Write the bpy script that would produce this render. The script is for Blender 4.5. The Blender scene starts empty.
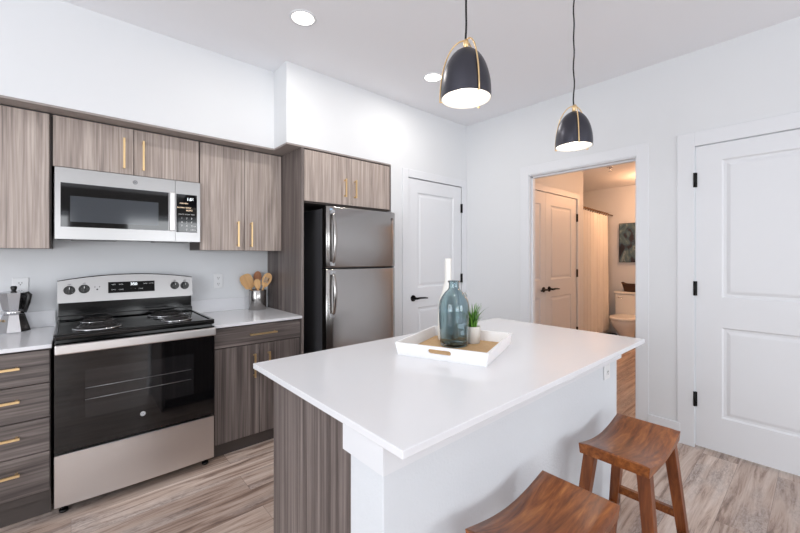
import bpy, bmesh, math, random
from mathutils import Vector, Matrix
random.seed(7)
PI = math.pi
SC = bpy.context.scene
COL = SC.collection

# ---------------------------------------------------------------- camera
CAM_H = 1.33
FPX = 373.0
cam_d = bpy.data.cameras.new('camera')
cam = bpy.data.objects.new('camera', cam_d)
COL.objects.link(cam)
cam_d.sensor_width = 36.0
cam_d.lens = 36.0 * FPX / 800.0
cam_d.shift_y = -(266.5 - 256.8) / 800.0
cam_d.clip_start = 0.02
yaw = math.atan2(423.0, FPX)                 # +X lies this far right of the view axis
cam.location = (0, 0, CAM_H)
cam.rotation_euler = (PI / 2, 0, yaw - PI / 2)
SC.camera = cam

# ---------------------------------------------------------------- light and exposure
SC.view_settings.view_transform = 'Standard'
SC.view_settings.look = 'None'
SC.view_settings.gamma = 1.0
SC.view_settings.use_curve_mapping = False
SC.view_settings.exposure = -0.64
world = bpy.data.worlds.new('sky')
SC.world = world
world.use_nodes = True
world.node_tree.nodes['Background'].inputs[0].default_value = (0.86, 0.93, 1.0, 1)
world.node_tree.nodes['Background'].inputs[1].default_value = 2.2


def area(name, loc, rot, sx, sy, power, color=(1, 1, 1), spread=PI):
    l = bpy.data.lights.new(name, 'AREA')
    l.shape = 'RECTANGLE'
    l.size, l.size_y, l.energy, l.color, l.spread = sx, sy, power, color, spread
    o = bpy.data.objects.new(name, l)
    o.location, o.rotation_euler = loc, rot
    COL.objects.link(o)
    return o


# daylight through the living-room windows behind the camera
area('window_daylight', (-1.0, -4.35, 1.45), (PI / 2 + 0.5, 0, 0), 2.0, 1.7, 92, (0.95, 0.975, 1.0))
area('window_daylight', (1.9, -4.35, 1.45), (PI / 2 + 0.5, 0, 0), 2.0, 1.7, 92, (0.95, 0.975, 1.0))
area('window_daylight', (-2.55, 0.3, 1.45), (PI / 2 + 0.4, 0, -PI / 2), 2.4, 1.7, 112, (0.95, 0.975, 1.0))

# ---------------------------------------------------------------- materials


def srgb(r, g, b):
    def f(c):
        c /= 255.0
        return c / 12.92 if c <= 0.04045 else ((c + 0.055) / 1.055) ** 2.4
    return (f(r), f(g), f(b), 1)


MATS = {}


def mat(name, col, rough=0.5, metal=0.0, bump=0.0, bscale=60.0, var=0.0, **kw):
    if name in MATS:
        return MATS[name]
    m = bpy.data.materials.new(name)
    m.use_nodes = True
    nt = m.node_tree
    b = nt.nodes['Principled BSDF']
    b.inputs['Base Color'].default_value = col
    b.inputs['Roughness'].default_value = rough
    b.inputs['Metallic'].default_value = metal
    for k, v in kw.items():
        b.inputs[k].default_value = v
    tc = nt.nodes.new('ShaderNodeTexCoord')
    nz = nt.nodes.new('ShaderNodeTexNoise')
    nz.inputs['Scale'].default_value = bscale
    nz.inputs['Detail'].default_value = 3
    nt.links.new(tc.outputs['Object'], nz.inputs['Vector'])
    if bump:
        bp = nt.nodes.new('ShaderNodeBump')
        bp.inputs['Strength'].default_value = bump
        bp.inputs['Distance'].default_value = 0.004
        nt.links.new(nz.outputs['Fac'], bp.inputs['Height'])
        nt.links.new(bp.outputs['Normal'], b.inputs['Normal'])
    if var:
        mx = nt.nodes.new('ShaderNodeMix')
        mx.data_type = 'RGBA'
        mx.inputs[6].default_value = col
        mx.inputs[7].default_value = tuple(c * (1 - var) for c in col[:3]) + (1,)
        nt.links.new(nz.outputs['Fac'], mx.inputs[0])
        nt.links.new(mx.outputs[2], b.inputs['Base Color'])
    MATS[name] = m
    return m


def grain_mat(name, stops, scale, dist=1.2, rough=0.5, fine=0.35, knots=0.0):
    """laminate / timber: noise stretched along the grain, ramped through the stops"""
    m = bpy.data.materials.new(name)
    m.use_nodes = True
    nt = m.node_tree
    N, L = nt.nodes, nt.links
    b = N['Principled BSDF']
    b.inputs['Roughness'].default_value = rough
    tc = N.new('ShaderNodeTexCoord')
    oi = N.new('ShaderNodeObjectInfo')
    ad = N.new('ShaderNodeVectorMath')
    ad.operation = 'ADD'
    cx = N.new('ShaderNodeCombineXYZ')
    mu = N.new('ShaderNodeMath')
    mu.operation = 'MULTIPLY'
    mu.inputs[1].default_value = 17.3
    L.new(oi.outputs['Random'], mu.inputs[0])
    for i in range(3):
        L.new(mu.outputs[0], cx.inputs[i])
    L.new(tc.outputs['Object'], ad.inputs[0])
    L.new(cx.outputs[0], ad.inputs[1])
    mp = N.new('ShaderNodeMapping')
    mp.inputs['Scale'].default_value = scale
    L.new(ad.outputs[0], mp.inputs['Vector'])
    n1 = N.new('ShaderNodeTexNoise')
    n1.inputs['Scale'].default_value = 1.0
    n1.inputs['Detail'].default_value = 5
    n1.inputs['Roughness'].default_value = 0.62
    n1.inputs['Distortion'].default_value = dist
    L.new(mp.outputs[0], n1.inputs['Vector'])
    mp2 = N.new('ShaderNodeMapping')
    mp2.inputs['Scale'].default_value = tuple(s * 4.3 if s > 6 else s * 1.6 for s in scale)
    L.new(ad.outputs[0], mp2.inputs['Vector'])
    n2 = N.new('ShaderNodeTexNoise')
    n2.inputs['Scale'].default_value = 1.0
    n2.inputs['Detail'].default_value = 3
    L.new(mp2.outputs[0], n2.inputs['Vector'])
    mix = N.new('ShaderNodeMix')
    mix.inputs[0].default_value = fine
    L.new(n1.outputs['Fac'], mix.inputs[2])
    L.new(n2.outputs['Fac'], mix.inputs[3])
    rp = N.new('ShaderNodeValToRGB')
    cr = rp.color_ramp
    cr.elements[0].position, cr.elements[0].color = stops[0]
    cr.elements[1].position, cr.elements[1].color = stops[-1]
    for p, c in stops[1:-1]:
        e = cr.elements.new(p)
        e.color = c
    L.new(mix.outputs[0], rp.inputs[0])
    L.new(rp.outputs[0], b.inputs['Base Color'])
    MATS[name] = m
    return m


def floor_mat():
    m = bpy.data.materials.new('vinyl_plank')
    m.use_nodes = True
    nt = m.node_tree
    N, L = nt.nodes, nt.links
    b = N['Principled BSDF']
    b.inputs['Roughness'].default_value = 0.42
    tc = N.new('ShaderNodeTexCoord')
    br = N.new('ShaderNodeTexBrick')
    br.inputs['Scale'].default_value = 1.0
    br.inputs['Brick Width'].default_value = 1.22
    br.inputs['Row Height'].default_value = 0.18
    br.inputs['Mortar Size'].default_value = 0.0008
    br.inputs['Mortar Smooth'].default_value = 0.2
    br.inputs['Color1'].default_value = (0, 0, 0, 1)
    br.inputs['Color2'].default_value = (1, 1, 1, 1)
    br.inputs['Mortar'].default_value = (0.5, 0.5, 0.5, 1)
    br.offset = 0.37
    L.new(tc.outputs['Object'], br.inputs['Vector'])
    sep = N.new('ShaderNodeVectorMath')
    sep.operation = 'MULTIPLY_ADD'
    sep.inputs[1].default_value = (7.0, 3.0, 0)
    L.new(br.outputs['Color'], sep.inputs[0])
    L.new(tc.outputs['Object'], sep.inputs[2])
    mp = N.new('ShaderNodeMapping')
    mp.inputs['Scale'].default_value = (1.5, 20, 1)
    L.new(sep.outputs[0], mp.inputs['Vector'])
    n1 = N.new('ShaderNodeTexNoise')
    n1.inputs['Scale'].default_value = 1
    n1.inputs['Detail'].default_value = 8
    n1.inputs['Roughness'].default_value = 0.72
    n1.inputs['Distortion'].default_value = 0.7
    L.new(mp.outputs[0], n1.inputs['Vector'])
    rp = N.new('ShaderNodeValToRGB')
    cr = rp.color_ramp
    cr.elements[0].position, cr.elements[0].color = 0.30, srgb(112, 94, 86)
    cr.elements[1].position, cr.elements[1].color = 0.68, srgb(232, 217, 207)
    for p, c in ((0.40, srgb(164, 141, 128)), (0.47, srgb(200, 178, 164)), (0.56, srgb(216, 198, 186))):
        e = cr.elements.new(p)
        e.color = c
    L.new(n1.outputs['Fac'], rp.inputs[0])
    # weathered grey patches with fine cross-grain flecks
    mp3 = N.new('ShaderNodeMapping')
    mp3.inputs['Scale'].default_value = (1.6, 6, 1)
    L.new(sep.outputs[0], mp3.inputs['Vector'])
    n3 = N.new('ShaderNodeTexNoise')
    n3.inputs['Scale'].default_value = 1
    n3.inputs['Detail'].default_value = 3
    L.new(mp3.outputs[0], n3.inputs['Vector'])
    r3 = N.new('ShaderNodeValToRGB')
    r3.color_ramp.elements[0].position = 0.50
    r3.color_ramp.elements[1].position = 0.66
    L.new(n3.outputs['Fac'], r3.inputs[0])
    mp4 = N.new('ShaderNodeMapping')
    mp4.inputs['Scale'].default_value = (26, 85, 1)
    L.new(sep.outputs[0], mp4.inputs['Vector'])
    n4 = N.new('ShaderNodeTexNoise')
    n4.inputs['Scale'].default_value = 1
    n4.inputs['Detail'].default_value = 4
    n4.inputs['Distortion'].default_value = 1.2
    L.new(mp4.outputs[0], n4.inputs['Vector'])
    r4 = N.new('ShaderNodeValToRGB')
    r4.color_ramp.elements[0].position, r4.color_ramp.elements[0].color = 0.36, srgb(116, 106, 104)
    r4.color_ramp.elements[1].position, r4.color_ramp.elements[1].color = 0.62, srgb(204, 194, 190)
    L.new(n4.outputs['Fac'], r4.inputs[0])
    m3 = N.new('ShaderNodeMath')
    m3.operation = 'MULTIPLY'
    m3.inputs[1].default_value = 0.62
    L.new(r3.outputs[0], m3.inputs[0])
    worn = N.new('ShaderNodeMix')
    worn.data_type = 'RGBA'
    L.new(m3.outputs[0], worn.inputs[0])
    L.new(rp.outputs[0], worn.inputs[6])
    L.new(r4.outputs[0], worn.inputs[7])
    tone = N.new('ShaderNodeMix')
    tone.data_type = 'RGBA'
    tone.blend_type = 'MULTIPLY'
    tone.inputs[0].default_value = 1.0
    tr = N.new('ShaderNodeValToRGB')
    tr.color_ramp.elements[0].color = (0.74, 0.71, 0.70, 1)
    tr.color_ramp.elements[1].color = (1.0, 1.0, 1.0, 1)
    L.new(br.outputs['Color'], tr.inputs[0])
    L.new(worn.outputs[2], tone.inputs[6])
    L.new(tr.outputs[0], tone.inputs[7])
    gap = N.new('ShaderNodeMix')
    gap.data_type = 'RGBA'
    gap.inputs[7].default_value = srgb(128, 110, 100)
    L.new(br.outputs['Fac'], gap.inputs[0])
    L.new(tone.outputs[2], gap.inputs[6])
    L.new(gap.outputs[2], b.inputs['Base Color'])
    MATS['vinyl_plank'] = m
    return m


WALL = mat('white_wall_paint', srgb(223, 225, 228), 0.75, bump=0.06, bscale=160)
TEXW = mat('textured_white_paint', srgb(217, 221, 226), 0.7, bump=0.35, bscale=120)
CEIL = mat('ceiling_paint', srgb(240, 241, 245), 0.85, bump=0.04, bscale=140)
TRIM = mat('white_semigloss', srgb(225, 227, 231), 0.45)
FLOOR = floor_mat()
LIGHT_STOPS = [(0.28, srgb(100, 90, 86)), (0.42, srgb(150, 137, 130)), (0.52, srgb(172, 158, 150)), (0.66, srgb(198, 186, 178))]
DARK_STOPS = [(0.30, srgb(48, 42, 41)), (0.42, srgb(82, 74, 72)), (0.52, srgb(106, 97, 94)), (0.68, srgb(146, 135, 131))]
LV = grain_mat('pale_oak_laminate', LIGHT_STOPS, (26, 26, 1.3), 0.75, 0.45, 0.5)
DV = grain_mat('dark_oak_laminate_upright', DARK_STOPS, (24, 24, 0.7), 0.7, 0.42)
DH = grain_mat('dark_oak_laminate_level', DARK_STOPS, (1.1, 20, 20), 0.8, 0.42, 0.45)
STOOLW = grain_mat('chestnut_wood', [(0.28, srgb(58, 28, 13)), (0.42, srgb(112, 60, 27)), (0.55, srgb(142, 81, 38)), (0.70, srgb(176, 112, 58))], (3.2, 22, 22), 1.8, 0.28, 0.3)
STOOLL = grain_mat('chestnut_wood_upright', [(0.28, srgb(62, 30, 14)), (0.45, srgb(108, 56, 26)), (0.70, srgb(150, 86, 42))], (24, 24, 2.4), 1.2, 0.36, 0.3)
CORK = grain_mat('tan_wood_base', [(0.3, srgb(186, 148, 104)), (0.7, srgb(214, 180, 136))], (40, 40, 30), 0.3, 0.7, 0.5)
BEECH = grain_mat('beech_wood', [(0.3, srgb(188, 140, 88)), (0.7, srgb(220, 178, 124))], (30, 30, 4), 0.6, 0.55, 0.4)
WALNUT = grain_mat('brown_wood', [(0.3, srgb(140, 86, 52)), (0.7, srgb(178, 116, 74))], (30, 30, 4), 0.6, 0.55, 0.4)
QUARTZ = mat('white_quartz', srgb(230, 231, 235), 0.16, var=0.03, bscale=220)
DARKGAP = mat('cabinet_shadow_gap', srgb(40, 36, 35), 0.8)
KICK = mat('dark_toe_kick', srgb(78, 70, 67), 0.55, var=0.2, bscale=20)


def steel_mat(name, col, rough, scale):
    m = mat(name, col, rough, 1.0)
    nt = m.node_tree
    N, L = nt.nodes, nt.links
    b = N['Principled BSDF']
    tc = N.new('ShaderNodeTexCoord')
    mp = N.new('ShaderNodeMapping')
    mp.inputs['Scale'].default_value = scale
    n = N.new('ShaderNodeTexNoise')
    n.inputs['Scale'].default_value = 1
    n.inputs['Detail'].default_value = 2
    L.new(tc.outputs['Object'], mp.inputs[0])
    L.new(mp.outputs[0], n.inputs['Vector'])
    mr = N.new('ShaderNodeMapRange')
    mr.inputs[3].default_value = rough - 0.015
    mr.inputs[4].default_value = rough + 0.02
    L.new(n.outputs['Fac'], mr.inputs[0])
    L.new(mr.outputs[0], b.inputs['Roughness'])
    return m


STEEL = steel_mat('brushed_stainless', srgb(216, 213, 212), 0.33, (1.2, 1.2, 420))
STEEL_DIM = steel_mat('brushed_stainless_dimmed', srgb(168, 167, 167), 0.31, (1.2, 1.2, 420))  # same stainless, darker copy with bright reflections toned down in its colour
STEELV = steel_mat('brushed_stainless_fridge', srgb(170, 167, 165), 0.2, (200, 200, 1.5))
CHROME = mat('polished_metal', srgb(214, 214, 216), 0.12, 1.0)
ALU = mat('cast_aluminium', srgb(206, 206, 208), 0.2, 1.0)
BRASS = mat('brushed_brass', srgb(232, 200, 150), 0.32, 0.8)
BLACKGLASS = mat('black_glass', srgb(10, 10, 12), 0.04, **{'Specular IOR Level': 0.6})
OVENGLASS = mat('smoked_oven_glass', srgb(24, 24, 26), 0.05, **{'Specular IOR Level': 0.7})
MWGLASS = mat('microwave_window_glass', srgb(66, 70, 76), 0.08, **{'Specular IOR Level': 0.6})
BLACK = mat('gloss_black_enamel', srgb(14, 14, 15), 0.12)
BLACKP = mat('black_plastic', srgb(12, 12, 13), 0.3)
FRIDGEBOX = mat('charcoal_fridge_case', srgb(66, 66, 69), 0.4)
HW = mat('matte_black_metal', srgb(20, 19, 19), 0.35, 0.6)
SHADE = mat('satin_black_shade', srgb(74, 74, 82), 0.34, 0.85)
SHADEIN = mat('white_shade_lining', srgb(246, 244, 240), 0.5)
PLATE = mat('white_plate_plastic', srgb(228, 229, 231), 0.35)
SLOT = mat('socket_slot_dark', srgb(60, 58, 58), 0.6)
TRAYW = mat('white_tray_lacquer', srgb(238, 238, 240), 0.35)
CERAM = mat('white_ceramic', srgb(236, 234, 230), 0.25)
POT = mat('pale_stone_pot', srgb(222, 220, 216), 0.6, bump=0.15, bscale=90)
SOIL = mat('potting_soil', srgb(60, 44, 32), 0.9, bump=0.5, bscale=120)
LEAF = mat('fresh_green_leaf', srgb(116, 178, 66), 0.5, var=0.45, bscale=60)
LEAFD = mat('deep_green_leaf', srgb(64, 122, 50), 0.5, var=0.4, bscale=60)
PORC = mat('white_porcelain', srgb(238, 236, 232), 0.15)
CLOTH = mat('white_curtain_cloth', srgb(236, 232, 226), 0.85, bump=0.1, bscale=300)
LINER = mat('sheer_white_liner', srgb(240, 240, 240), 0.6)
BASKETM = mat('brown_wicker', srgb(86, 58, 42), 0.8, bump=0.8, bscale=140, var=0.5)
MATM = mat('dark_mat_cloth', srgb(34, 34, 40), 0.9, bump=0.5, bscale=300)
TAG = mat('white_paper_tag', srgb(240, 240, 238), 0.7)
INK = mat('grey_print', srgb(120, 122, 126), 0.7)
CORD = mat('black_fabric_cord', srgb(18, 18, 22), 0.7)
LOGO = mat('badge_silver', srgb(150, 150, 152), 0.3, 1.0)
LOGOD = mat('badge_dark', srgb(60, 60, 62), 0.4, 0.4)
WHITEINK = mat('white_print', srgb(225, 225, 225), 0.6)


def emit(name, col, strength):
    m = bpy.data.materials.new(name)
    m.use_nodes = True
    b = m.node_tree.nodes['Principled BSDF']
    b.inputs['Base Color'].default_value = (0.8, 0.8, 0.8, 1)
    b.inputs['Emission Color'].default_value = col
    b.inputs['Emission Strength'].default_value = strength
    MATS[name] = m
    return m


LAMP = emit('lamp_glow', (1.0, 0.95, 0.88, 1), 6.0)
BULB = emit('bulb_glow', (1.0, 0.90, 0.78, 1), 14.0)
DISP = emit('display_digits', (0.85, 0.95, 1.0, 1), 1.6)
DISPO = emit('display_amber', (1.0, 0.62, 0.25, 1), 1.6)
WARM = emit('warm_lamp_glow', (1.0, 0.72, 0.42, 1), 6.0)


def glass_mat():
    m = bpy.data.materials.new('teal_bottle_glass')
    m.use_nodes = True
    b = m.node_tree.nodes['Principled BSDF']
    b.inputs['Base Color'].default_value = srgb(196, 213, 218)
    b.inputs['Transmission Weight'].default_value = 1.0
    b.inputs['Roughness'].default_value = 0.02
    b.inputs['IOR'].default_value = 1.45
    MATS['teal_bottle_glass'] = m
    return m


GLASS = glass_mat()


def art_mat():
    m = bpy.data.materials.new('abstract_painting')
    m.use_nodes = True
    nt = m.node_tree
    N, L = nt.nodes, nt.links
    b = N['Principled BSDF']
    b.inputs['Roughness'].default_value = 0.6
    tc = N.new('ShaderNodeTexCoord')
    n = N.new('ShaderNodeTexNoise')
    n.inputs['Scale'].default_value = 4.2
    n.inputs['Detail'].default_value = 4
    n.inputs['Distortion'].default_value = 1.2
    L.new(tc.outputs['Object'], n.inputs['Vector'])
    rp = N.new('ShaderNodeValToRGB')
    rp.color_ramp.interpolation = 'LINEAR'
    e0, e1 = rp.color_ramp.elements
    e0.position, e0.color = 0.30, srgb(20, 22, 32)
    e1.position, e1.color = 0.69, srgb(214, 212, 204)
    for p, c in ((0.42, srgb(44, 40, 56)), (0.47, srgb(58, 88, 104)), (0.56, srgb(96, 116, 122)), (0.63, srgb(140, 156, 158)), (0.66, srgb(28, 34, 44))):
        e = rp.color_ramp.elements.new(p)
        e.color = c
    L.new(n.outputs['Fac'], rp.inputs[0])
    L.new(rp.outputs[0], b.inputs['Base Color'])
    return m


ART = art_mat()

# ---------------------------------------------------------------- geometry builder


class G:
    def __init__(self):
        self.bm = bmesh.new()
        self.mi = 0

    def _new(self, before, smooth):
        for f in self.bm.faces:
            if f not in before:
                f.smooth = smooth
                f.material_index = self.mi

    def face(self, pts, smooth=False):
        vs = [self.bm.verts.new(p) for p in pts]
        f = self.bm.faces.new(vs)
        f.smooth = smooth
        f.material_index = self.mi
        return f

    def box(self, x0, x1, y0, y1, z0, z1, bev=0.0, seg=2):
        r = bmesh.ops.create_cube(self.bm, size=1.0)
        vs = r['verts']
        for v in vs:
            v.co = Vector(((x0 + x1) / 2 + v.co.x * (x1 - x0), (y0 + y1) / 2 + v.co.y * (y1 - y0), (z0 + z1) / 2 + v.co.z * (z1 - z0)))
        fs = list({f for v in vs for f in v.link_faces})
        for f in fs:
            f.material_index = self.mi
        if bev:
            es = list({e for v in vs for e in v.link_edges})
            rr = bmesh.ops.bevel(self.bm, geom=es, offset=bev, segments=seg, affect='EDGES', profile=0.5)
            for f in rr['faces']:
                f.material_index = self.mi
        return self

    def grid(self, rows, closed_u=False, closed_v=False, smooth=True):
        """rows: list of lists of points; skin them"""
        vv = [[self.bm.verts.new(p) for p in r] for r in rows]
        nr, nc = len(vv), len(vv[0])
        for i in range(nr if closed_v else nr - 1):
            for j in range(nc if closed_u else nc - 1):
                a, b = vv[i][j], vv[i][(j + 1) % nc]
                c, d = vv[(i + 1) % nr][(j + 1) % nc], vv[(i + 1) % nr][j]
                try:
                    f = self.bm.faces.new((a, b, c, d))
                    f.smooth = smooth
                    f.material_index = self.mi
                except ValueError:
                    pass
        return vv

    def cap(self, ring, flip=False):
        try:
            f = self.bm.faces.new(list(reversed(ring)) if flip else ring)
            f.material_index = self.mi
        except ValueError:
            pass

    def lathe(self, prof, c=(0, 0, 0), seg=32, cap0=True, cap1=True, squash=(1, 1)):
        rows = []
        for r, z in prof:
            rows.append([(c[0] + r * squash[0] * math.cos(2 * PI * k / seg), c[1] + r * squash[1] * math.sin(2 * PI * k / seg), c[2] + z) for k in range(seg)])
        vv = self.grid(rows, closed_u=True)
        if cap0:
            self.cap(vv[0], True)
        if cap1:
            self.cap(vv[-1])
        return self

    def tube(self, pts, r, seg=8, cap=True, closed=False, squash=None):
        pts = [Vector(p) for p in pts]
        n = len(pts)
        rr = r if isinstance(r, (list, tuple)) else [r] * n
        rows = []
        up = None
        for i, p in enumerate(pts):
            if closed:
                t = pts[(i + 1) % n] - pts[i - 1]
            else:
                t = pts[min(i + 1, n - 1)] - pts[max(i - 1, 0)]
            t.normalize()
            if up is None:
                up = Vector((0, 0, 1)) if abs(t.z) < 0.9 else Vector((1, 0, 0))
            a = t.cross(up)
            if a.length < 1e-6:
                a = t.orthogonal()
            a.normalize()
            b2 = a.cross(t).normalized()
            up = b2
            rows.append([p + (a * math.cos(2 * PI * k / seg) + b2 * math.sin(2 * PI * k / seg)) * rr[i] for k in range(seg)])
        vv = self.grid(rows, closed_u=True, closed_v=closed)
        if cap and not closed:
            self.cap(vv[0])
            self.cap(vv[-1], True)
        return self

    def cyl(self, p0, p1, r0, r1=None, seg=24):
        self.tube([p0, p1], [r0, r0 if r1 is None else r1], seg)
        return self

    def hexa(self, b4, t4):
        """solid between two quads (same winding)"""
        vb = [self.bm.verts.new(p) for p in b4]
        vt = [self.bm.verts.new(p) for p in t4]
        fs = [list(reversed(vb)), vt] + [[vb[i], vb[(i + 1) % 4], vt[(i + 1) % 4], vt[i]] for i in range(4)]
        for q in fs:
            f = self.bm.faces.new(q)
            f.material_index = self.mi
        return self

    def prism(self, poly, fn, d0, d1, holes=()):
        """polygon (u,v) with optional holes swept from depth d0 to d1; fn(u,v,d) -> point"""
        if not holes:
            a = [self.bm.verts.new(fn(u, v, d0)) for u, v in poly]
            b = [self.bm.verts.new(fn(u, v, d1)) for u, v in poly]
            self.cap(a, True)
            self.cap(b)
            n = len(a)
            for i in range(n):
                f = self.bm.faces.new((a[i], a[(i + 1) % n], b[(i + 1) % n], b[i]))
                f.material_index = self.mi
            return self
        for d in (d0, d1):
            loops, es = [], []
            for lp in (poly,) + tuple(holes):
                vs = [self.bm.verts.new(fn(u, v, d)) for u, v in lp]
                loops.append(vs)
                es += [self.bm.edges.new((vs[i], vs[(i + 1) % len(vs)])) for i in range(len(vs))]
            r = bmesh.ops.triangle_fill(self.bm, use_beauty=True, use_dissolve=False, edges=es)
            for f in r['geom']:
                if isinstance(f, bmesh.types.BMFace):
                    f.material_index = self.mi
            if d == d0:
                first = loops
        for la, lb in zip(first, loops):
            n = len(la)
            for i in range(n):
                f = self.bm.faces.new((la[i], la[(i + 1) % n], lb[(i + 1) % n], lb[i]))
                f.material_index = self.mi
        return self

    def xf(self, M):
        self.bm.transform(M)
        return self


ORG = {}


def obj(name, g, mats, parent=None, label=None):
    """link one mesh object; geometry is given in the frame of the thing's root"""
    bmesh.ops.recalc_face_normals(g.bm, faces=g.bm.faces[:])
    me = bpy.data.meshes.new(name)
    o = bpy.data.objects.new(name, me)
    if parent is not None:
        off = ORG.get(parent.as_pointer())
        if off is not None:
            g.bm.transform(Matrix.Translation(-off))
            ORG[o.as_pointer()] = off
    g.bm.to_mesh(me)
    g.bm.free()
    for m in (mats if isinstance(mats, (list, tuple)) else [mats]):
        me.materials.append(m)
    COL.objects.link(o)
    if parent is not None:
        o.parent = parent
    if label:
        o['label'] = label
    return o


def thing(name, label, cat, loc=(0, 0, 0), rz=0.0, group=None, local=False):
    """Empty at the thing's base. Unless local, its parts are written in room coordinates."""
    o = bpy.data.objects.new(name, None)
    o.empty_display_size = 0.05
    COL.objects.link(o)
    o.location = loc
    o.rotation_euler = (0, 0, rz)
    o['label'], o['category'] = label, cat
    if group:
        o['group'] = group
    if not local:
        ORG[o.as_pointer()] = Vector(loc)
    return o


def tag(o, label, cat, group=None):
    o['label'], o['category'] = label, cat
    if group:
        o['group'] = group
    return o


def struct(name, g, m, parent=None, label=None):
    o = obj(name, g, m, parent)
    if parent is None:
        o['kind'] = 'structure'
    if label:
        o['label'] = label
    return o


def dup(root, loc, rz, label, group=None):
    r = root.copy()
    COL.objects.link(r)
    r.location = loc
    r.rotation_euler = (0, 0, rz)
    r['label'] = label
    if group:
        r['group'] = group
    for ch in list(root.children):
        c = ch.copy()
        COL.objects.link(c)
        c.parent = r
        for s in list(ch.children):
            d = s.copy()
            COL.objects.link(d)
            d.parent = c
    return r


def text_obj(name, body, size, loc, rot, m, parent, depth=0.0006, bold=0.0, align='CENTER'):
    cu = bpy.data.curves.new(name, 'FONT')
    cu.body = body
    cu.size = size
    cu.extrude = depth
    cu.offset = bold
    cu.align_x = align
    cu.align_y = 'CENTER'
    to = bpy.data.objects.new(name, cu)
    COL.objects.link(to)
    bpy.context.view_layer.update()
    me = bpy.data.meshes.new_from_object(to)
    bpy.data.objects.remove(to)
    bpy.data.curves.remove(cu)
    me.transform(Matrix.Translation(Vector(loc)) @ rot.to_4x4())
    off = ORG.get(parent.as_pointer())
    if off is not None:
        me.transform(Matrix.Translation(-off))
    me.materials.clear()
    me.materials.append(m)
    o = bpy.data.objects.new(name, me)
    COL.objects.link(o)
    o.parent = parent
    return o


FACE_CAM = Matrix.Rotation(PI / 2, 3, 'X')        # text standing upright, read from -Y


def XZ(u, v, d):
    return (u, d, v)


def XY(u, v, d):
    return (u, v, d)


# ================================================================= SETTING
YB = 3.25          # kitchen back wall
YP = 2.602         # wall with the pantry door, flush with the fridge cabinet
XR = 3.272         # wall with the hall opening
ZC = 2.768
XL, YR = -2.6, -4.4
XF, YH, ZH = 6.6, 2.1, 2.45     # bathroom far wall, hall wall, hall ceiling

g = G(); g.box(XL - 0.1, 6.8, YR - 0.1, 3.6, -0.06, 0.0); struct('floor', g, FLOOR)
g = G(); g.box(XL - 0.1, XR + 0.12, YR - 0.1, YB + 0.12, ZC, ZC + 0.1); struct('ceiling', g, CEIL)
g = G(); g.box(XL - 0.1, 2.30, YB, YB + 0.12, 0, ZC); struct('wall_back', g, WALL)
g = G(); g.box(XL, 1.185, 2.826, YB, 2.172, ZC); struct('wall_soffit', g, WALL)
g = G(); g.box(1.185, 2.185, YP, YB, 2.172, ZC); struct('wall_above_fridge', g, WALL)
# pantry wall with its door opening
PX0, PX1, DZ = 2.400, 3.182, 2.082
g = G()
g.prism([(2.185, 0), (PX0 - 0.012, 0), (PX0 - 0.012, DZ + 0.012), (PX1 + 0.012, DZ + 0.012), (PX1 + 0.012, 0), (XR, 0), (XR, ZC), (2.185, ZC)], XZ, YP, YP + 0.115)
g.box(2.185, 2.30, YP + 0.115, YB, 0, ZC)
g.box(2.30, XR + 0.1, 3.4, 3.5, 0, ZC)
struct('wall_pantry', g, WALL)
# right wall with the hall opening and the big white door
BY0, BY1, BZ = 0.953, 1.857, 2.107
RY0, RY1, RZ = -0.185, 0.589, 2.095
g = G()
g.prism([(3.5, 0), (3.5, ZC), (YR, ZC), (YR, 0), (RY0 - 0.012, 0), (RY0 - 0.012, RZ + 0.012), (RY1 + 0.012, RZ + 0.012), (RY1 + 0.012, 0),
         (BY0, 0), (BY0, BZ), (BY1, BZ), (BY1, 0)], lambda u, v, d: (d, u, v), XR, XR + 0.115)
struct('wall_right', g, WALL)
# rear and left walls, behind the camera, with windows
def holed_wall(a0, a1, holes, fn, d0, d1):
    gg = G()
    gg.prism([(a0, 0), (a1, 0), (a1, ZC), (a0, ZC)], fn, d0, d1, holes=[[(u0, v0), (u1, v0), (u1, v1), (u0, v1)] for u0, u1, v0, v1 in holes])
    return gg
struct('wall_rear', holed_wall(XL, XR + 0.1, [(-2.0, 0.0, 0.6, 2.3), (0.9, 2.9, 0.6, 2.3)], XZ, YR - 0.1, YR), mat('reflection_dimming_grey', srgb(150, 147, 143), 0.75, bump=0.05, bscale=160))  # unseen wall coloured grey to tone down the white reflections in the steel
struct('wall_left', holed_wall(YR, YB + 0.1, [(-0.9, 1.5, 0.6, 2.3)], lambda u, v, d: (d, u, v), XL - 0.1, XL), WALL)
def window(n, a0, a1, z0, z1, fn, d):
    gg = G()
    def bar(u0, u1, v0, v1):
        gg.hexa([fn(u0, v0, d - 0.05), fn(u1, v0, d - 0.05), fn(u1, v1, d - 0.05), fn(u0, v1, d - 0.05)],
                [fn(u0, v0, d - 0.01), fn(u1, v0, d - 0.01), fn(u1, v1, d - 0.01), fn(u0, v1, d - 0.01)])
    w = 0.05
    bar(a0, a1, z0, z0 + w); bar(a0, a1, z1 - w, z1); bar(a0, a0 + w, z0, z1); bar(a1 - w, a1, z0, z1)
    m = (a0 + a1) / 2
    bar(m - w / 2, m + w / 2, z0, z1); bar(a0, a1, 1.5, 1.54)
    struct('window_%d' % n, gg, TRIM)
window(1, -2.0, 0.0, 0.6, 2.3, XZ, YR)
window(2, 0.9, 2.9, 0.6, 2.3, XZ, YR)
window(3, -0.9, 1.5, 0.6, 2.3, lambda u, v, d: (d, u, v), XL)

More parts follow.
